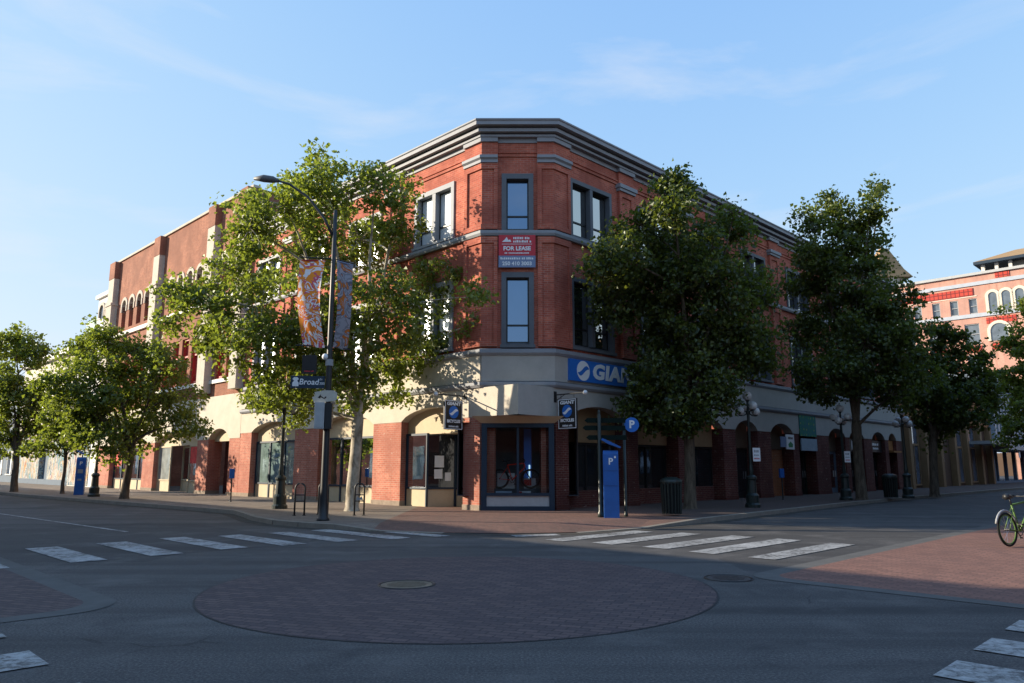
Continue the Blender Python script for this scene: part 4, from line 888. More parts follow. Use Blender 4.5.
# ------------------------------------------------------------------ bicycles
def bike(name, label, loc, rz, paint, tyre, lean=0, group=None, mtn=True, basket=False):
    t = thing(name, label, 'bicycle', loc, rz, group); t.rotation_euler = (lean, 0, rz)
    r = .335; wb = 1.06
    P_ = dict(rear=(0,0,r), front=(wb,0,r), bb=(.43,0,.29), seat=(.27,0,.80), head=(.83,0,.86), headl=(.87,0,.72), saddle=(.22,0,.95))
    m = MB()
    for a, b, q in (('bb','seat',.018), ('seat','head',.020), ('bb','headl',.023), ('head','headl',.024)): m.tube([P_[a], P_[b]], q, 8)
    for s in (-.05, .05):
        m.tube([(0,s,r), (.40,s*.4,.29)], .010, 6); m.tube([(0,s,r), (.28,s*.4,.74)], .009, 6)
    fr_ = m.build('frame', paint, t, smooth=True)
    m = MB()
    for s in (-.055, .055): m.tube([(.87,s,.70), (.93,s,.52), (wb,s,r)], .016, 8)
    m.tube([(.87,-.06,.70),(.87,.06,.70)], .016, 8); m.build('fork', BLACKM, t, smooth=True)
    for c in ((0,0,r), (wb,0,r)):
        w_ = MB().torus(c, (0,1,0), r-.028, .028 if mtn else .019, 40, 8).build('wheel', RUBBER, t, smooth=True)
        MB().torus(c, (0,1,0), r-.062, .012, 36, 6).build('rim', tyre, w_, smooth=True)
        m = MB()
        for k in range(14):
            a = 2*math.pi*k/14; m.tube([(c[0]+.02*math.cos(a+.5), .02*(-1)**k, c[2]+.02*math.sin(a+.5)), (c[0]+(r-.065)*math.cos(a), 0, c[2]+(r-.065)*math.sin(a))], .0022, 4, False)
        m.build('spokes', CHROME, w_)
        MB().tube([(c[0],-.05,c[2]),(c[0],.05,c[2])], .022, 10).build('hub', BLACKM, w_)
    m = MB(); m.tube([P_['seat'], (.235,0,.93)], .014, 8); m.tube([(.10,0,.955),(.16,0,.965),(.25,0,.955),(.36,0,.95)], [.055,.06,.035,.018], 10); m.build('saddle', BLACKM, t, smooth=True)
    m = MB(); m.tube([P_['head'], (.86,0,.95)], .018, 8); m.tube([(.80,-.33,.98),(.86,-.12,.96),(.86,.12,.96),(.80,.33,.98)], .014, 8)
    for s in (-1, 1): m.tube([(.80,s*.22,.98),(.78,s*.34,.985)], .019, 8)
    m.build('handlebar', BLACKM, t, smooth=True)
    m = MB(); m.torus(P_['bb'], (0,1,0), .085, .008, 24, 6); m.tube([(.43,.06,.29),(.53,.06,.16)], .011, 6); m.tube([(.43,-.06,.29),(.33,-.06,.42)], .011, 6); m.box(W0, .48, .58, -.13, -.05, .14, .165); m.box(W0, .28, .38, .05, .13, .41, .435); m.build('crank', BLACKM, t)
    if not mtn:
        for c in ((0,0,r), (wb,0,r)):
            pts = [(c[0]+(r+.03)*math.cos(a), 0, c[2]+(r+.03)*math.sin(a)) for a in [math.radians(20+k*14) for k in range(11)]]
            MB().tube(pts, .022, 6).build('mudguard', GREYM, t, smooth=True)
    return t
px, py = L2W(C_/2, C_/2)
t = thing('display_platform', 'low dark platform under the red bike in the corner shop window', 'platform', (px-.12, py+.72, .62)); MB().box(W0, -.80, .72, -.22, .26, 0, .20).build('deck', plain('platform_grey', (.06,.06,.065), .7), t); MB().box(W0, -.62, -.08, .261, .268, .02, .13).build('strip', plain('pale_blue_strip', (.42,.52,.66), .5), t); MB().box(W0, .08, .56, .261, .268, .02, .13).build('strip', plain('pale_strip', (.60,.62,.66), .5), t); MB().box(W0, .08, .26, .269, .274, .03, .12).build('strip', REDP, t)
bike('mountain_bike', 'red mountain bike on show in the corner shop window', (px-.62, py+.70, .82), 0, plain('bike_red', (.70,.05,.03), .4, .05), BLACKM, R(-4))
bx, by = px, py
t = thing('display_board', 'white board standing behind the rear wheel of the red window bike', 'display board', (px-.40, py+1.0, .62)); MB().box(W0, -.30, .30, -.02, .02, .0, .72).build('board', plain('board_white', (.62,.62,.62), .6), t)
t = thing('display_plinth', 'small white box behind the front wheel of the red window bike', 'plinth', (px+.42, py+1.0, .62)); MB().box(W0, -.20, .20, -.06, .06, .0, .55).build('block', plain('box_white', (.5,.5,.52), .6), t); MB().box(W0, -.20, .05, .061, .066, .3, .5).build('stripe', REDP, t)
bike('parked_bicycle', 'lime green bicycle parked on the red paving at the right edge', (9.72, 15.0, .006), R(28), LIME, LIME, R(-3), None, False)

# ------------------------------------------------------------------ tall lamp pole with banners and street signs
LPX, LPY = -5.08, 20.53
lp = thing('street_lamp', 'tall black lamp pole with one long arm at the kerb, carrying banners', 'street lamp', (LPX, LPY, .12))
m = MB(); m.lathe([(.17,0),(.17,.06),(.13,.10),(.115,.5),(.10,.9),(.088,3),(.072,6),(.055,8.7),(.0,8.75)], seg=20); m.build('pole', BLACKM, lp, smooth=True)
m = MB(); m.tube([(0,0,7.85),(-.30,-.02,8.45),(-.80,-.05,9.10),(-1.35,-.08,9.48),(-1.75,-.1,9.60)], [.045,.04,.036,.032,.03], 10); m.build('arm', BLACKM, lp, smooth=True)
m = MB(); m.tube([(-1.65,-.1,9.57),(-1.82,-.1,9.61),(-2.08,-.11,9.64),(-2.36,-.12,9.63)], [.045,.10,.11,.045], 12); m.build('lamp_head', plain('lamp_grey', (.10,.10,.105), .5, .1, 5, .4), lp, smooth=True)
for z in (7.28, 4.75):
    MB().tube([(-.93,-.08,z+.02),(0,0,z),(.47,.46,z-.02)], .018, 8).build('banner_bar', BLACKM, lp)
MB().lathe([(.11,0),(.11,.18)], (0,0,4.2), 12).build('clamp', GREYM, lp)
m = MB(); m.sphere((-.11,-.05,4.45), .09); m.build('sensor', SIGNW, lp, smooth=True)
def banner_mat(name, cols, sc_):
    t = NT(name); b = t.bsdf(.7, .2); vec, ob = wallcoord(t); n1 = t.noise(sc_, 3, .55, ob, 1.2)
    c = t.ramp(n1, [(.0, cols[1]), (.41, cols[0]), (.47, cols[4]), (.515, cols[3]), (.545, cols[2]), (.62, cols[1])], 'CONSTANT'); t.l(c, b.inputs['Base Color']); return t.m
BAN1 = banner_mat('orange_banner', [(.85,.22,.02), (.82,.76,.74), (.88,.28,.03), (.60,.10,.16), (.85,.80,.78)], 2.0)
BAN2 = banner_mat('grey_banner', [(.20,.19,.21), (.30,.29,.32), (.50,.14,.02), (.12,.11,.13), (.34,.31,.34)], 2.2)
def banner(label, top, bot, mat, hem, belly):
    """cloth between two bars; top and bot are the ((x, y), (x, y)) ends of its edges"""
    t = thing('street_banner', label, 'banner', (LPX, LPY, .12+4.72), 0, 'banners on the lamp pole'); m = MB(); nu, nz_ = 8, 18; H_ = 2.5; g = {}
    for j in range(nz_+1):
        q = j/nz_; e = q**.6
        for i in range(nu+1):
            s = i/nu; x = (bot[0][0]*(1-e)+top[0][0]*e)*(1-s)+(bot[1][0]*(1-e)+top[1][0]*e)*s; y = (bot[0][1]*(1-e)+top[0][1]*e)*(1-s)+(bot[1][1]*(1-e)+top[1][1]*e)*s
            bl = math.sin(math.pi*q)*belly; m.v.append((x+bl*.5, y-abs(bl)*(.4+s)+.025*math.sin(7*s+5*q), q*H_+.02*math.sin(6*s)*(1-q))); g[i, j] = len(m.v)-1
    for j in range(nz_):
        for i in range(nu): m.f.append((g[i,j], g[i+1,j], g[i+1,j+1], g[i,j+1]))
    m.build('cloth', mat, t, smooth=True); MB().tube([(*top[0], H_-.01), (*top[1], H_-.01)], .022, 6).build('hem', hem, t)
banner('orange and white patterned banner left of the tall lamp pole', ((-.92,-.08), (-.22,-.04)), ((-.70,-.06), (-.13,-.04)), BAN1, REDP, -.16)
banner('greyish orange banner right of the tall lamp pole, in shade', ((.10,.0), (.46,.45)), ((.08,.0), (.38,.42)), BAN2, SIGNG, .14)
t = thing('signal_head', 'small black sign box under the orange banner', 'sign', (LPX-.55, LPY, 4.1)); m = MB(); m.box(W0, -.2, .2, -.03, .03, .0, .52); m.prism(W0, [(-.12,.13),(.12,.13),(.0,.34)], .031, .036); m.build('plate', SIGNB, t); marks(W0, 0, .031, .07, .26, .04, SIGNR, t)
t = thing('street_name_sign', 'dark street name sign with pale old-style lettering on the lamp pole', 'street sign', (LPX, LPY, 3.86), R(8))
MB().box(W0, -1.02, -.10, -.012, .012, -.17, .17).build('plate', NAVY, t); text_obj('lettering', 'Broad', .23, W0, -.53, .013, .0, SIGNW, t, .002, .003, .15, .95); text_obj('lettering', '1300', .10, W0, -.20, .013, -.04, SIGNW, t, .002); text_obj('lettering', 'St', .08, W0, -.20, .013, .08, SIGNW, t, .002)
m = MB(); m.prism(W0, [(-.97,-.12),(-.80,-.12),(-.80,-.02),(-.845,.03),(-.80,.08),(-.84,.13),(-.93,.13),(-.97,.08),(-.925,.03),(-.97,-.02)], .012, .016); m.build('crest', SIGNW, t)
t = thing('direction_sign', 'white irregular arrow plate with scribbled marks on the lamp pole', 'sign', (LPX-.05, LPY-.11, 3.46), R(-4))
MB().prism(W0, [(-.30,-.17),(-.36,-.02),(-.27,.02),(-.30,.12),(.0,.17),(.24,.16),(.33,.10),(.33,-.08),(.27,-.13)], -.015, .015).build('plate', plain('weathered_white', (.55,.51,.43), .6, .15, 6), t)
m = MB(); m.prism(W0, [(-.20,-.03),(-.12,.06),(-.12,.02),(-.02,-.04),(.0,-.01),(.04,.0),(.04,-.04),(-.02,-.07),(-.12,-.02),(-.13,-.06)], .016, .019); m.build('marks', SIGNB, t)
t = thing('control_box', 'grey metal cabinet strapped to the tall lamp pole', 'cabinet', (LPX-.14, LPY-.02, 2.57), R(6))
MB().box(W0, -.17, .10, .02, .26, .0, .72).build('case', LGREY, t, bevel=.015); MB().box(W0, -.14, .07, .261, .268, .05, .66).build('door', LGREY, t); MB().box(W0, .12, .30, .02, .26, .0, .70).build('backplate', BLACKM, t)

# ------------------------------------------------------------------ cluster lamps with globes
GLOBE = plain('globe_glass', (.62,.62,.60), .25, .04, 3, .5, stain=0)
def cluster(label, loc, rz, pole_mat):
    t = thing('cluster_lamp', label, 'street lamp', loc, rz, 'old style lamps with globes along the kerb')
    m = MB(); m.lathe([(.27,0),(.27,.10),(.22,.16),(.23,.42),(.17,.50),(.15,.95),(.19,1.0),(.19,1.06),(.11,1.14)], seg=16); m.build('base', GREENM, t)
    MB().lathe([(.075,1.14),(.085,1.3),(.062,1.5),(.05,3.3),(.075,3.34),(.075,3.42),(.045,3.46),(.04,3.78)], seg=14, flute=.1).build('post', pole_mat, t, smooth=False)
    m = MB()
    for k, (rad, z) in enumerate(((.34,3.38), (.30,3.56), (.34,3.38), (.30,3.56))):
        a = k*math.pi/2; c, s = math.cos(a), math.sin(a); m.tube([(0,0,3.36),(c*rad*.6,s*rad*.6,3.26+(z-3.38)),(c*rad,s*rad,z-.12)], .02, 6); m.lathe([(.05,z-.13),(.075,z-.09)], (c*rad, s*rad, 0), 10)
    m.lathe([(.05,3.78),(.08,3.82)], (0,0,0), 10); m.build('arms', GREENM, t)
    for k, (rad, z) in enumerate(((.34,3.38), (.30,3.56), (.34,3.38), (.30,3.56))):
        a = k*math.pi/2; MB().sphere((math.cos(a)*rad, math.sin(a)*rad, z+.04), .155).build('globe', GLOBE, t, smooth=True)
    MB().sphere((0,0,3.98), .17).build('globe', GLOBE, t, smooth=True)
    return t
PGREEN = plain('verdigris_post', (.16,.24,.22), .5, .2, 5, .4)
l0 = cluster('globe lamp in front of the dark blue door pier, nearest of the right street', (8.60, 27.2, .13), R(20), GREENM)
def lamp_copy(src, label, loc, rz, mat=None):
    c = copy_tree(src); c.location = loc; c.rotation_euler = (0, 0, rz); c['label'] = label
    return c
lamp_copy(l0, 'globe lamp with a white parking plate beside the second big right street tree', (14.5, 33.0, .13), R(50))
lamp_copy(l0, 'globe lamp nearest the tan building, its upper globes catching the sun', (18.3, 35.1, .13), R(5))
lamp_copy(l0, 'globe lamp on a pale green post under the big plane tree on the left kerb', (-8.04, 26.35, .13), R(30))
lamp_copy(l0, 'globe lamp beside the far blue pay station on the left street', (-20.3, 36.9, .13), R(70))
def plate(label, loc, rz, txt):
    t = thing('parking_sign', label, 'sign', loc, rz, 'white plates on lamp posts'); MB().box(W0, -.14, .14, -.005, .005, 0, .48).build('plate', SIGNW, t)
    marks(W0, 0, .006, .36, .18, .09, GREYM, t); marks(W0, 0, .006, .22, .2, .05, GREYM, t, 2); marks(W0, 0, .006, .10, .2, .05, SIGNR, t, 3)
plate('white plate halfway up the globe lamp by the blue door pier', (8.78, 27.05, 1.75), R(8), 'P')
plate('white plate halfway up the lamp beside the second right street tree', (14.62, 32.85, 1.75), R(8), 'P')
# the cobra-head lamp whose pole stands right of the frame
rl = thing('street_lamp', 'dark flat lamp head reaching in at the upper right edge', 'street lamp', (20.5, 21.2, .0))
MB().lathe([(.16,0),(.12,.6),(.07,7.6)], seg=14).build('pole', BLACKM, rl, smooth=True); MB().tube([(0,0,6.9),(-1.2,0,7.45),(-3.3,.2,7.62),(-4.2,.3,7.6)], .05, 8).build('arm', BLACKM, rl, smooth=True)
m = MB(); m.tube([(-4.1,.3,7.60),(-4.35,.3,7.60),(-4.8,.3,7.58),(-5.2,.3,7.54)], [.07,.17,.19,.05], 12); m.build('lamp_head', BLACKM, rl, smooth=True)

# ------------------------------------------------------------------ street furniture at the corner
def rack(label, loc, rz, badge=False):
    t = thing('bike_rack', label, 'bike rack', loc, rz, 'black hoop bike racks'); pts = [(-.14,0,0),(-.14,0,.80)]+[(-.14*math.cos(a), 0, .80+.14*math.sin(a)) for a in [math.pi*k/8 for k in range(1,8)]]+[(.14,0,.80),(.14,0,0)]
    MB().tube(pts, .026, 8).build('hoop', BLACKM, t, smooth=True)
    m = MB(); m.lathe([(.06,0),(.06,.012)], (-.14,0,0), 12); m.lathe([(.06,0),(.06,.012)], (.14,0,0), 12); m.build('foot_plates', BLACKM, t)
    m = MB(); m.tube([(-.13,0,.60),(.13,0,.60)], .018, 6); m.tube([(-.13,0,.42),(.13,0,.42)], .018, 6); m.build('cross_bar', BLACKM, t)
    if badge: MB().prism(W0, [(-.10,.45),(.10,.45),(.06,.56),(.0,.50),(-.06,.57)], -.01, .01).build('badge', GREYM, t)
rack('hoop bike rack left of the tall lamp pole, the front one of two', (-6.30, 22.6, .13), R(10)); rack('hoop bike rack directly behind the tall lamp pole, the rear one of two', (-5.75, 23.2, .13), R(10)); rack('hoop bike rack with a cut-out badge in front of the plane tree trunk', (-4.55, 22.7, .13), R(5), True)
def pay(label, loc, rz, worn):
    t = thing('pay_station', label, 'parking meter', loc, rz, 'blue parking pay stations')
    MB().box(W0, -.22, .22, -.17, .17, 0, 1.82).build('body', BLUE, t, bevel=.02)
    MB().prism(F((0,0),(0,-1),(1,0)), [(-.17,1.82),(.17,1.82),(.12,1.90),(-.05,1.93)], -.215, .215).build('cap', BLUE, t)
    m = MB(); m.tube([(.0,.05,1.9),(-.02,.05,2.06)], .03, 8); m.build('stalk', BLACKM, t)
    m = MB(); pts = [(-.26,2.22),(-.05,2.10),(.28,1.98),(.30,2.02),(.0,2.17),(-.22,2.27)]; m.prism(W0, pts, -.2, .2); m.build('solar_panel', BLUE, t)
    text_obj('lettering', 'P', .26, W0, 0, .172, 1.60, SIGNW, t, .003, .006)
    for z in (1.34, .92): MB().box(W0, -.19, .19, .170, .176, z, z+.006).build('panel_seam', BLACKM, t)
    if worn:
        MB().box(W0, -.12, .12, .171, .19, 1.10, 1.30).build('screen', GREYM, t); MB().box(W0, -.10, .08, .171, .18, .72, .82).build('coin_plate', GREYM, t)
    else: MB().box(W0, .10, .15, .171, .178, 1.70, 1.76).build('sticker', SIGNW, t)
pay('blue pay station with a white P at the corner beside the finger post', (2.84, 21.72, .10), R(-8), False)
pay('blue pay station under the leafy left street tree', (-22.4, 39.3, .13), R(20), True)
BOARD = plain('dark_green_board', (.008,.016,.013), .85, .2, 5, .1, stain=0)
fp = thing('finger_post', 'dark green signpost with three direction boards beside the pay station', 'signpost', (2.55, 21.9, .10))
m = MB(); m.lathe([(.09,0),(.09,.15),(.065,.2),(.055,2.95),(.03,3.0),(.05,3.04),(.0,3.12)], seg=14); m.build('post', GREENM, fp, smooth=True)
for z, a, x0, x1 in ((2.80, 0, -.34, .78), (2.58, 3, -.40, .78), (2.30, -2, -.30, .80)):
    MB().prism(F((0,0),(math.cos(R(a)),math.sin(R(a))),(math.sin(R(a)),-math.cos(R(a)))), [(x0,z-.07),(x0-.08,z),(x0,z+.07),(x1,z+.07),(x1,z-.07)], -.08, -.05).build('direction_board', BOARD, fp)
pp_ = thing('parking_signpost', 'dark post topped by a round blue P sign', 'sign', (3.31, 22.15, .10))
MB().lathe([(.06,0),(.06,.1),(.045,.14),(.045,2.85)], seg=12).build('post', GREENM, pp_, smooth=True)
d_ = MB().prism(W0, [(.22+.215*math.cos(2*math.pi*i/32), 2.68+.215*math.sin(2*math.pi*i/32)) for i in range(32)], .05, .075).build('disc', BLUEA, pp_); text_obj('lettering', 'P', .31, W0, .22, .077, 2.68, SIGNW, d_, .003, .012)
def bin_(label, loc):
    t = thing('litter_bin', label, 'litter bin', loc, 0, 'dark slatted litter bins'); m = MB()
    for k in range(18):
        a = 2*math.pi*k/18; m.tube([(.27*math.cos(a), .27*math.sin(a), .05), (.30*math.cos(a), .30*math.sin(a), .95)], .024, 5)
    m.lathe([(.30,.93),(.32,.95),(.32,.99),(.28,.99)], seg=24); m.build('slat_body', GREENM, t); MB().lathe([(.26,.06),(.27,.9)], seg=20).build('liner', RUBBER, t)
    MB().lathe([(.33,.99),(.31,1.05),(.16,1.12),(.14,1.06)], seg=24).build('lid', GREENM, t)
bin_('dark slatted litter bin left of the big right street tree trunk', (4.76, 22.7, .13)); bin_('dark litter bin between the far lamp and brick pillars on the right', (17.3, 34.7, .13))
def stub(label, loc):
    t = thing('parking_meter', label, 'parking meter', loc, R(15), 'small blue meters on posts'); MB().lathe([(.05,0),(.03,.05),(.03,.95)], seg=10).build('post', BLACKM, t); MB().box(W0, -.10, .10, -.06, .06, .95, 1.35).build('head', BLUE, t, bevel=.02)
stub('small blue meter on a thin post near the closed brick gateway at left', (-11.65, 31.5, .13)); stub('small blue meter in front of the sunlit brick recess on the right', (11.9, 33.4, .13))
# signs along the right street shops
def shop_sign(name, label, fr, u0, u1, z0, z1, n0, n1, mat, extra=None):
    t = thing(name, label, 'sign', BO, BR); MB().box(fr, u0, u1, n0, n1, z0, z1).build('panel', mat, t); return t
def dots(name, bg, f1, f2, sc_):
    t = NT(name); b = t.bsdf(.7, .2); vec, ob = wallcoord(t); v = t.n('ShaderNodeTexVoronoi'); v.inputs['Scale'].default_value = sc_; v.inputs['Randomness'].default_value = .25; t.l(vec, v.inputs['Vector'])
    c = t.ramp(v.outputs['Distance'], [(0, f2), (.16, f1), (.34, bg)], 'CONSTANT'); c = t.mix(.5, c, t.ramp(t.noise(5, 3, .6, ob), [(.4, bg), (.6, f1)])); t.l(c, b.inputs['Base Color']); return t.m
q = shop_sign('patterned_banner', 'teal banner with yellow blossom pattern hung over a dark doorway', FR, 18.75, 20.75, 3.12, 4.3, .03, .06, dots('blossom_pattern', (.03,.14,.17), (.04,.22,.10), (.55,.42,.05), 3.2))
q = shop_sign('shop_sign', 'pale blue fascia panel directly under the blossom banner', FR, 18.8, 20.7, 2.38, 3.0, .03, .08, plain('pale_blue_panel', (.28,.36,.42), .6, .25, 2))
t = thing('hanging_sign', 'small white and green notice sign over the sunlit brick recess', 'hanging sign', (*L2W(C_+16.9, -.35), 2.4), BR, 'projecting shop signs')
MB().box(W0, -.42, .42, -.03, .03, 0, .72).build('board', SIGNW, t); MB().box(W0, -1.0, -.44, -.02, .02, .1, .6).build('side_board', SIGNG, t); marks(W0, 0, .031, .55, .5, .12, GREENM, t); MB().prism(W0, [(-.2,.1),(.2,.1),(.25,.25),(.0,.38),(-.25,.25)], .03, .036).build('emblem', plain('leaf_green', (.05,.25,.10), .6), t)
t = shop_sign('shop_sign', 'black shop sign with a white swirl beside the second right tree', FR, 25.4, 27.3, 2.45, 3.15, -.3, -.2, SIGNB); MB().prism(FR, [(26.1,2.55),(26.3,2.5),(26.5,2.75),(26.45,3.05),(26.3,2.9),(26.15,3.08),(26.1,2.8)], -.199, -.19).build('emblem', SIGNW, t)
t = shop_sign('shop_sign', 'black shop sign with two lines of white lettering in an arch', FR, 28.9, 30.9, 2.45, 3.15, -.3, -.2, SIGNB); marks(FR, 29.9, -.199, 2.93, 1.1, .16, SIGNW, t); marks(FR, 29.9, -.199, 2.68, .9, .12, SIGNW, t, 2)
t = shop_sign('shop_sign', 'orange shop sign and ledge in the last arch of the brick building', FR, 31.62, 32.98, 2.6, 3.2, -.3, -.2, ORANGE); MB().box(FR, 31.62, 32.98, -.3, .3, 2.45, 2.56).build('ledge', ORANGE, t)
t = thing('hanging_sign', 'small round white sign hanging under the ribbed building canopy', 'hanging sign', (*L2W(C_+62, -1.0), 2.2), BR, 'projecting shop signs'); MB().prism(W0, [(.3*math.cos(k*math.pi/10), .45+.3*math.sin(k*math.pi/10)) for k in range(20)], -.02, .02).build('disc', SIGNW, t); MB().tube([(0,0,.74),(0,0,.86)], .015, 6).build('hanger', BLACKM, t)
# ------------------------------------------------------------------ trees
def tree(name, label, base, th, r0, lobes, n, leaf, lm, bm_, seed, lean=(0,0), group='street trees along the kerbs', per=72, spread=.26):
    rg = random.Random(seed); t = thing(name, label, 'tree', (base[0], base[1], .12), 0, group)
    V = Vector; fork = V((lean[0], lean[1], th)); trunk = MB()
    trunk.tube([(0,0,-.05),(0,0,.12),(lean[0]*.2+rg.uniform(-.04,.04),lean[1]*.2,th*.3),(lean[0]*.6+rg.uniform(-.05,.05),lean[1]*.6,th*.65),fork,fork+V((0,0,.5))], [r0*1.45,r0*1.15,r0,r0*.92,r0*.95,r0*.6], 12)
    cs = [V(l[:3]) for l in lobes]; rs = [l[3]*1.1 for l in lobes]; zmax = max(c.z for c in cs); ctr = sum(cs, V((0,0,0)))/len(cs)
    # three or four leading stems, then branches from the nearest stem to every lobe
    stems = []; order = sorted(range(len(cs)), key=lambda i: -cs[i].z)
    leads = order[:1]+[i for i in order[1:] if all((cs[i]-cs[j]).length > 2.2 for j in order[:1])][:3]
    for i in leads:
        c = cs[i]; mid = fork.lerp(c, .45)+V((c.x*-.12+rg.uniform(-.2,.2), rg.uniform(-.2,.2), .25)); pts = []
        for k in range(8):
            s = k/7; p = fork*(1-s)**2+mid*2*s*(1-s)+c*s*s; pts.append(p+V((rg.uniform(-1,1), rg.uniform(-1,1), 0))*.06*(0 < k < 7))
        trunk.tube(pts, [r0*.62*(1-.86*k/7) for k in range(8)], 8); stems.append(pts)
    nodes = [(p, r0*.62*(1-.86*k/7)) for pts in stems for k, p in enumerate(pts) if k < 7]
    twig_pts = []
    for i, c in enumerate(cs):
        if i in leads: continue
        low = [q for q in nodes if q[0].z < c.z+.2] or [nodes[0]]
        p, rp = min(low, key=lambda q: (q[0]-c).length + (.8 if q[0].z > c.z-.3 else 0)); mid = p.lerp(c, .5)+V((rg.uniform(-.2,.2), rg.uniform(-.2,.2), .2+rg.uniform(-.1,.2))); pts = []
        for k in range(6):
            s = k/5; pts.append(p*(1-s)**2+mid*2*s*(1-s)+c*s*s)
        rb = min(rp*.75, r0*.34); trunk.tube(pts, [rb*(1-.8*k/5)+.008 for k in range(6)], 6)
        nodes += [(q, rb*.5) for q in pts[2:]]
    R2 = sum(r*r for r in rs); verts = []; faces = []
    tot = max(1, n//per)
    for c, r in zip(cs, rs):
        nc = max(3, round(tot*r*r/R2))
        for k in range(nc):
            d = V((rg.gauss(0,1), rg.gauss(0,1), rg.gauss(0,1)*.9)).normalized(); cc_ = c+d*r*(rg.random()**.45)*1.12
            if rg.random() < .75: trunk.tube([c.lerp(cc_, .05), c.lerp(cc_, .55)+V((0,0,.06)), cc_], [.022,.014,.005], 4, False)
            od = (cc_-ctr).normalized(); sp = spread*rg.uniform(.65,1.25); m_ = int(per*rg.uniform(.6,1.4))
            for j in range(m_):
                p = cc_+V((max(-1.9*sp,min(1.9*sp,rg.gauss(0,sp))), max(-1.9*sp,min(1.9*sp,rg.gauss(0,sp))), max(-1.5*sp,min(1.5*sp,rg.gauss(0,sp*.7)))))
                nn = (V((rg.gauss(0,1), rg.gauss(0,1), rg.gauss(.55,.8)))+od*.5).normalized(); a = nn.orthogonal().normalized(); a.rotate(Matrix.Rotation(rg.uniform(0,6.28), 3, nn)); b = nn.cross(a)
                L_ = leaf*rg.uniform(.5,1.4); wd = L_*.46; i0 = len(verts); fold = nn*L_*.16
                verts += [p-a*L_*.5, p+b*wd+a*L_*.02+fold, p+a*L_*.55-nn*L_*.1, p-b*wd+a*L_*.02+fold]; faces += [(i0, i0+1, i0+2), (i0, i0+2, i0+3)]
    trunk.build('trunk', bm_, t, smooth=True, fix=False)
    me = bpy.data.meshes.new('crown'); me.from_pydata([tuple(v) for v in verts], [], faces); me.materials.append(lm); o = bpy.data.objects.new('crown', me); COL.objects.link(o); o.parent = t
    return t
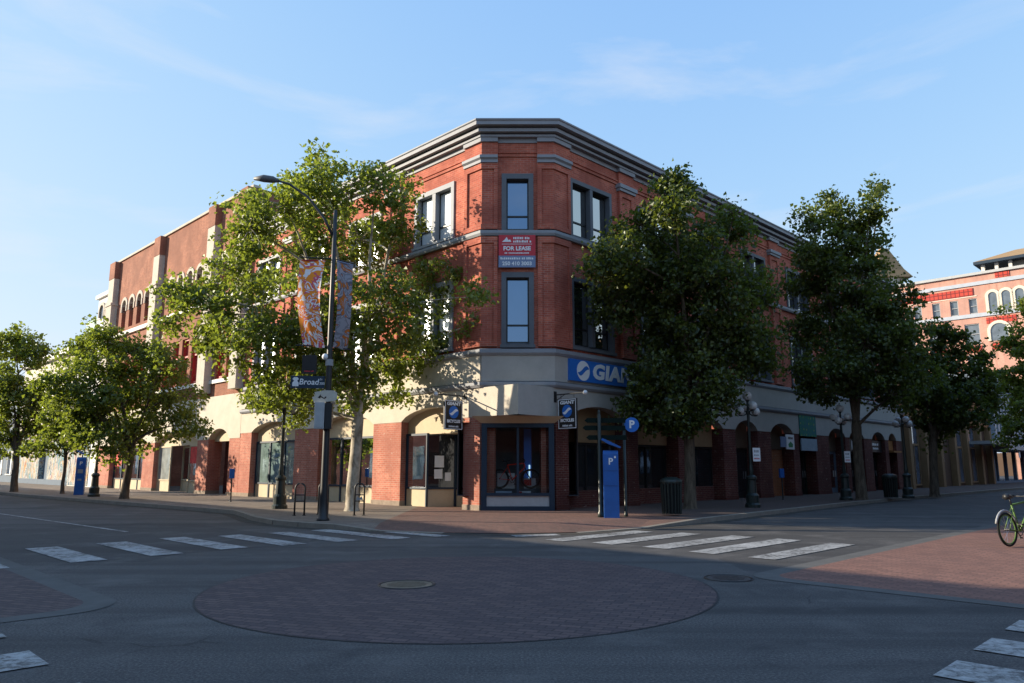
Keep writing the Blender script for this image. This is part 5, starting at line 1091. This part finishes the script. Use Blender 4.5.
T = dict(t1=[(-1.05,-1.57,11.1,0.67),(-0.71,-2.36,10.0,0.94),(-2.52,-0.62,10.3,1.01),(-3.15,-2.05,9.01,0.94),(0.92,-2.57,10.08,0.74),(1.56,-0.58,9.7,0.74),(-0.57,2.48,10.02,1.28),(-2.63,1.78,9.22,1.28),(-4.74,1.57,8.4,0.94),(-4.6,-1.65,6.8,0.81),(-6.37,0.22,6.38,0.54),(-4.33,-1.33,5.65,0.54),(-2.68,-1.94,5.7,1.28),(-0.7,-2.34,5.94,1.41),(1.03,-1.7,6.4,1.28),(2.06,2.54,8.26,0.94),(3.25,1.95,7.36,0.67),(2.33,1.82,5.84,0.74),(0.83,1.78,4.92,0.87),(-0.29,-1.82,4.13,1.07),(-2.05,-1.13,4.05,1.01),(-3.53,0.75,3.67,0.6),(-0.2,1.38,3.51,0.47),(-2.45,2.11,3.42,0.54),(0.97,2.26,3.87,0.47),(3.95,-2.45,6.62,0.37),(3.57,0.63,6.25,0.4),(2.91,1.02,8.37,0.4),(1.44,0.04,11.24,0.34),(-5.29,-1.91,6.8,0.4)],
  t5=[(-0.53,-1.38,10.97,0.64),(-0.85,-2.7,9.91,0.64),(0.71,0.2,9.49,0.85),(1.95,-0.03,9.95,0.53),(-1.64,-1.12,9.85,0.71),(-2.57,-1.97,8.34,0.92),(-0.74,0.12,8.55,1.34),(0.75,-1.04,7.88,1.48),(2.54,0.03,7.56,0.92),(-1.54,-0.09,7.27,0.92),(0.29,0.23,6.16,1.59),(2.1,0.05,5.87,1.13),(2.97,0.4,5.34,0.71),(-0.66,0.09,4.58,0.71),(-0.29,-0.42,4.1,1.41),(0.89,-0.15,4.12,0.92),(-0.97,0.8,3.06,0.56),(-0.11,-0.63,2.9,0.49),(-3.23,-2.84,7.96,0.49),(-2.66,-0.85,7.03,0.64),(-0.67,-2.04,11.15,0.32),(1.67,-1.17,10.24,0.35),(-1.51,0.16,4.37,0.6),(-2.07,-0.08,3.43,0.39)],
  t6=[(2.32,0.69,14.49,0.54),(0.63,-1.55,12.69,0.63),(-0.35,-0.94,12.81,0.9),(-1.99,-1.53,12.23,0.72),(0.49,-0.33,11.78,0.99),(-1.2,-1.33,10.77,1.26),(0.55,-1.1,10.23,0.63),(-1.74,-0.01,9.72,0.99),(-0.15,-1.2,9.2,1.53),(1.37,-0.54,8.07,1.08),(-1.22,0.43,7.93,1.17),(-0.2,-1.82,6.62,1.62),(1.23,-1.93,6.39,0.9),(-1.71,-1.46,5.59,1.17),(1.23,0.04,5.1,1.08),(-0.96,-0.38,4.83,0.72),(0.97,-1.44,4.46,0.67),(-2.59,-1.17,4.97,0.63),(1.76,-1.6,7.54,0.76),(2.17,-0.82,5.58,0.85),(1.63,-1.98,8.79,0.45)],
  t7=[(1.51,0.37,8.26,0.92),(0.36,0.75,6.57,1.22),(2.54,0.86,6.69,1.12),(1.11,0.45,5.28,1.53),(3.29,0.87,5.79,0.82),(-0.5,-0.91,4.84,0.82),(1.33,-0.4,4.18,1.12),(0.82,0.88,3.45,0.92),(3.28,0.52,4.77,0.61)],
  t8=[(-0.33,-0.12,11.84,0.89),(-0.66,0.59,9.32,1.02),(-0.43,0.16,7.62,1.28),(-1.42,0.43,5.83,1.02),(-1.1,-0.28,4.38,1.15),(-2.12,-0.41,3.37,0.64),(0.92,-0.07,9.54,1.91),(0.16,-0.49,5.62,1.91)],
  t2=[(-1.35,-0.29,7.05,1.02),(-3.38,1.12,6.79,0.83),(0.27,-0.41,6.79,0.93),(1.94,-1.19,5.98,0.83),(-2.77,-1.1,5.18,0.93),(-1.34,-0.8,4.98,1.3),(-0.26,0.69,4.9,1.39),(1.8,-0.33,4.48,1.02),(-2.6,-0.51,3.65,0.83),(-0.65,-0.97,3.39,1.11),(-0.12,1.16,3.28,1.02),(2.55,-0.18,3.35,0.56),(3.73,-0.71,3.23,0.37),(0.08,-1.06,2.28,0.56),(-1.83,-1.07,2.81,0.46)],
  t3=[(-0.87,-0.28,2.89,0.77),(-0.39,0.15,3.55,0.77),(0.57,-0.3,2.57,0.49),(-0.42,-0.39,4.39,0.66)],
  t4=[(-0.9,-0.02,8.84,1.06),(0.71,-0.43,7.99,0.83),(-2.35,0.85,8.49,1.18),(-0.49,-0.64,6.18,1.42),(0.68,0.05,5.37,1.06),(-2.4,0.47,6.0,1.18),(-0.28,-0.15,4.0,1.18),(0.49,0.83,3.64,0.71),(-1.12,-0.04,3.01,0.83),(0.83,-0.44,2.54,0.59)])

tree('plane_tree', 'big plane tree with pale mottled trunk behind the tall lamp pole', (-5.25,25.0), 3.0, .20, T['t1'], 40000, .135, LEAF_Y, BARK_P, 3, (.1,.0), per=75, spread=.25)
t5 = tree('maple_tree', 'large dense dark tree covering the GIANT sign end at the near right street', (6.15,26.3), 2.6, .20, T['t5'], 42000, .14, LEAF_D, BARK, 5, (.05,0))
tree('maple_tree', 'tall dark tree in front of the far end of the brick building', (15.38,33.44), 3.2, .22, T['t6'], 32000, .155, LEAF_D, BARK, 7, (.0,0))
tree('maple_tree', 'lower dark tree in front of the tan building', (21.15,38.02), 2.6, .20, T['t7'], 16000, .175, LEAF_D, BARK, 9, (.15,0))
tree('maple_tree', 'lighter green tree cut by the right edge, before the pink building', (33.5,47.5), 2.6, .2, T['t8'], 11000, .20, LEAF_M, BARK, 10, (0,0))
tree('street_tree', 'round bright green tree before the red and pale shop windows at left', (-17.58,34.48), 2.0, .17, T['t2'], 21000, .15, LEAF_M, BARK, 12, (.15,0))
tree('street_tree', 'thin young tree in front of the mural wall', (-24.17,40.82), 1.9, .09, T['t3'], 3000, .16, LEAF_M, BARK, 13, (0,0))
tree('street_tree', 'leafy tree at the far left edge before the mural wall', (-28.89,44.06), 2.2, .18, T['t4'], 13000, .18, LEAF_M, BARK, 14, (-.1,0))

# unseen row added along the other kerb of the right street to shade it
for i, (x, y) in enumerate(((11.5,-15.6), (20,-15.6), (29,-15.6), (39,-15.6))):
    c = copy_tree(t5); X, Y = L2W(x, y); c.location = (X, Y, .12); c.rotation_euler = (0, 0, R(70+80*i)); c['label'] = 'leafy tree added on the far kerb outside the picture to shade the right street'
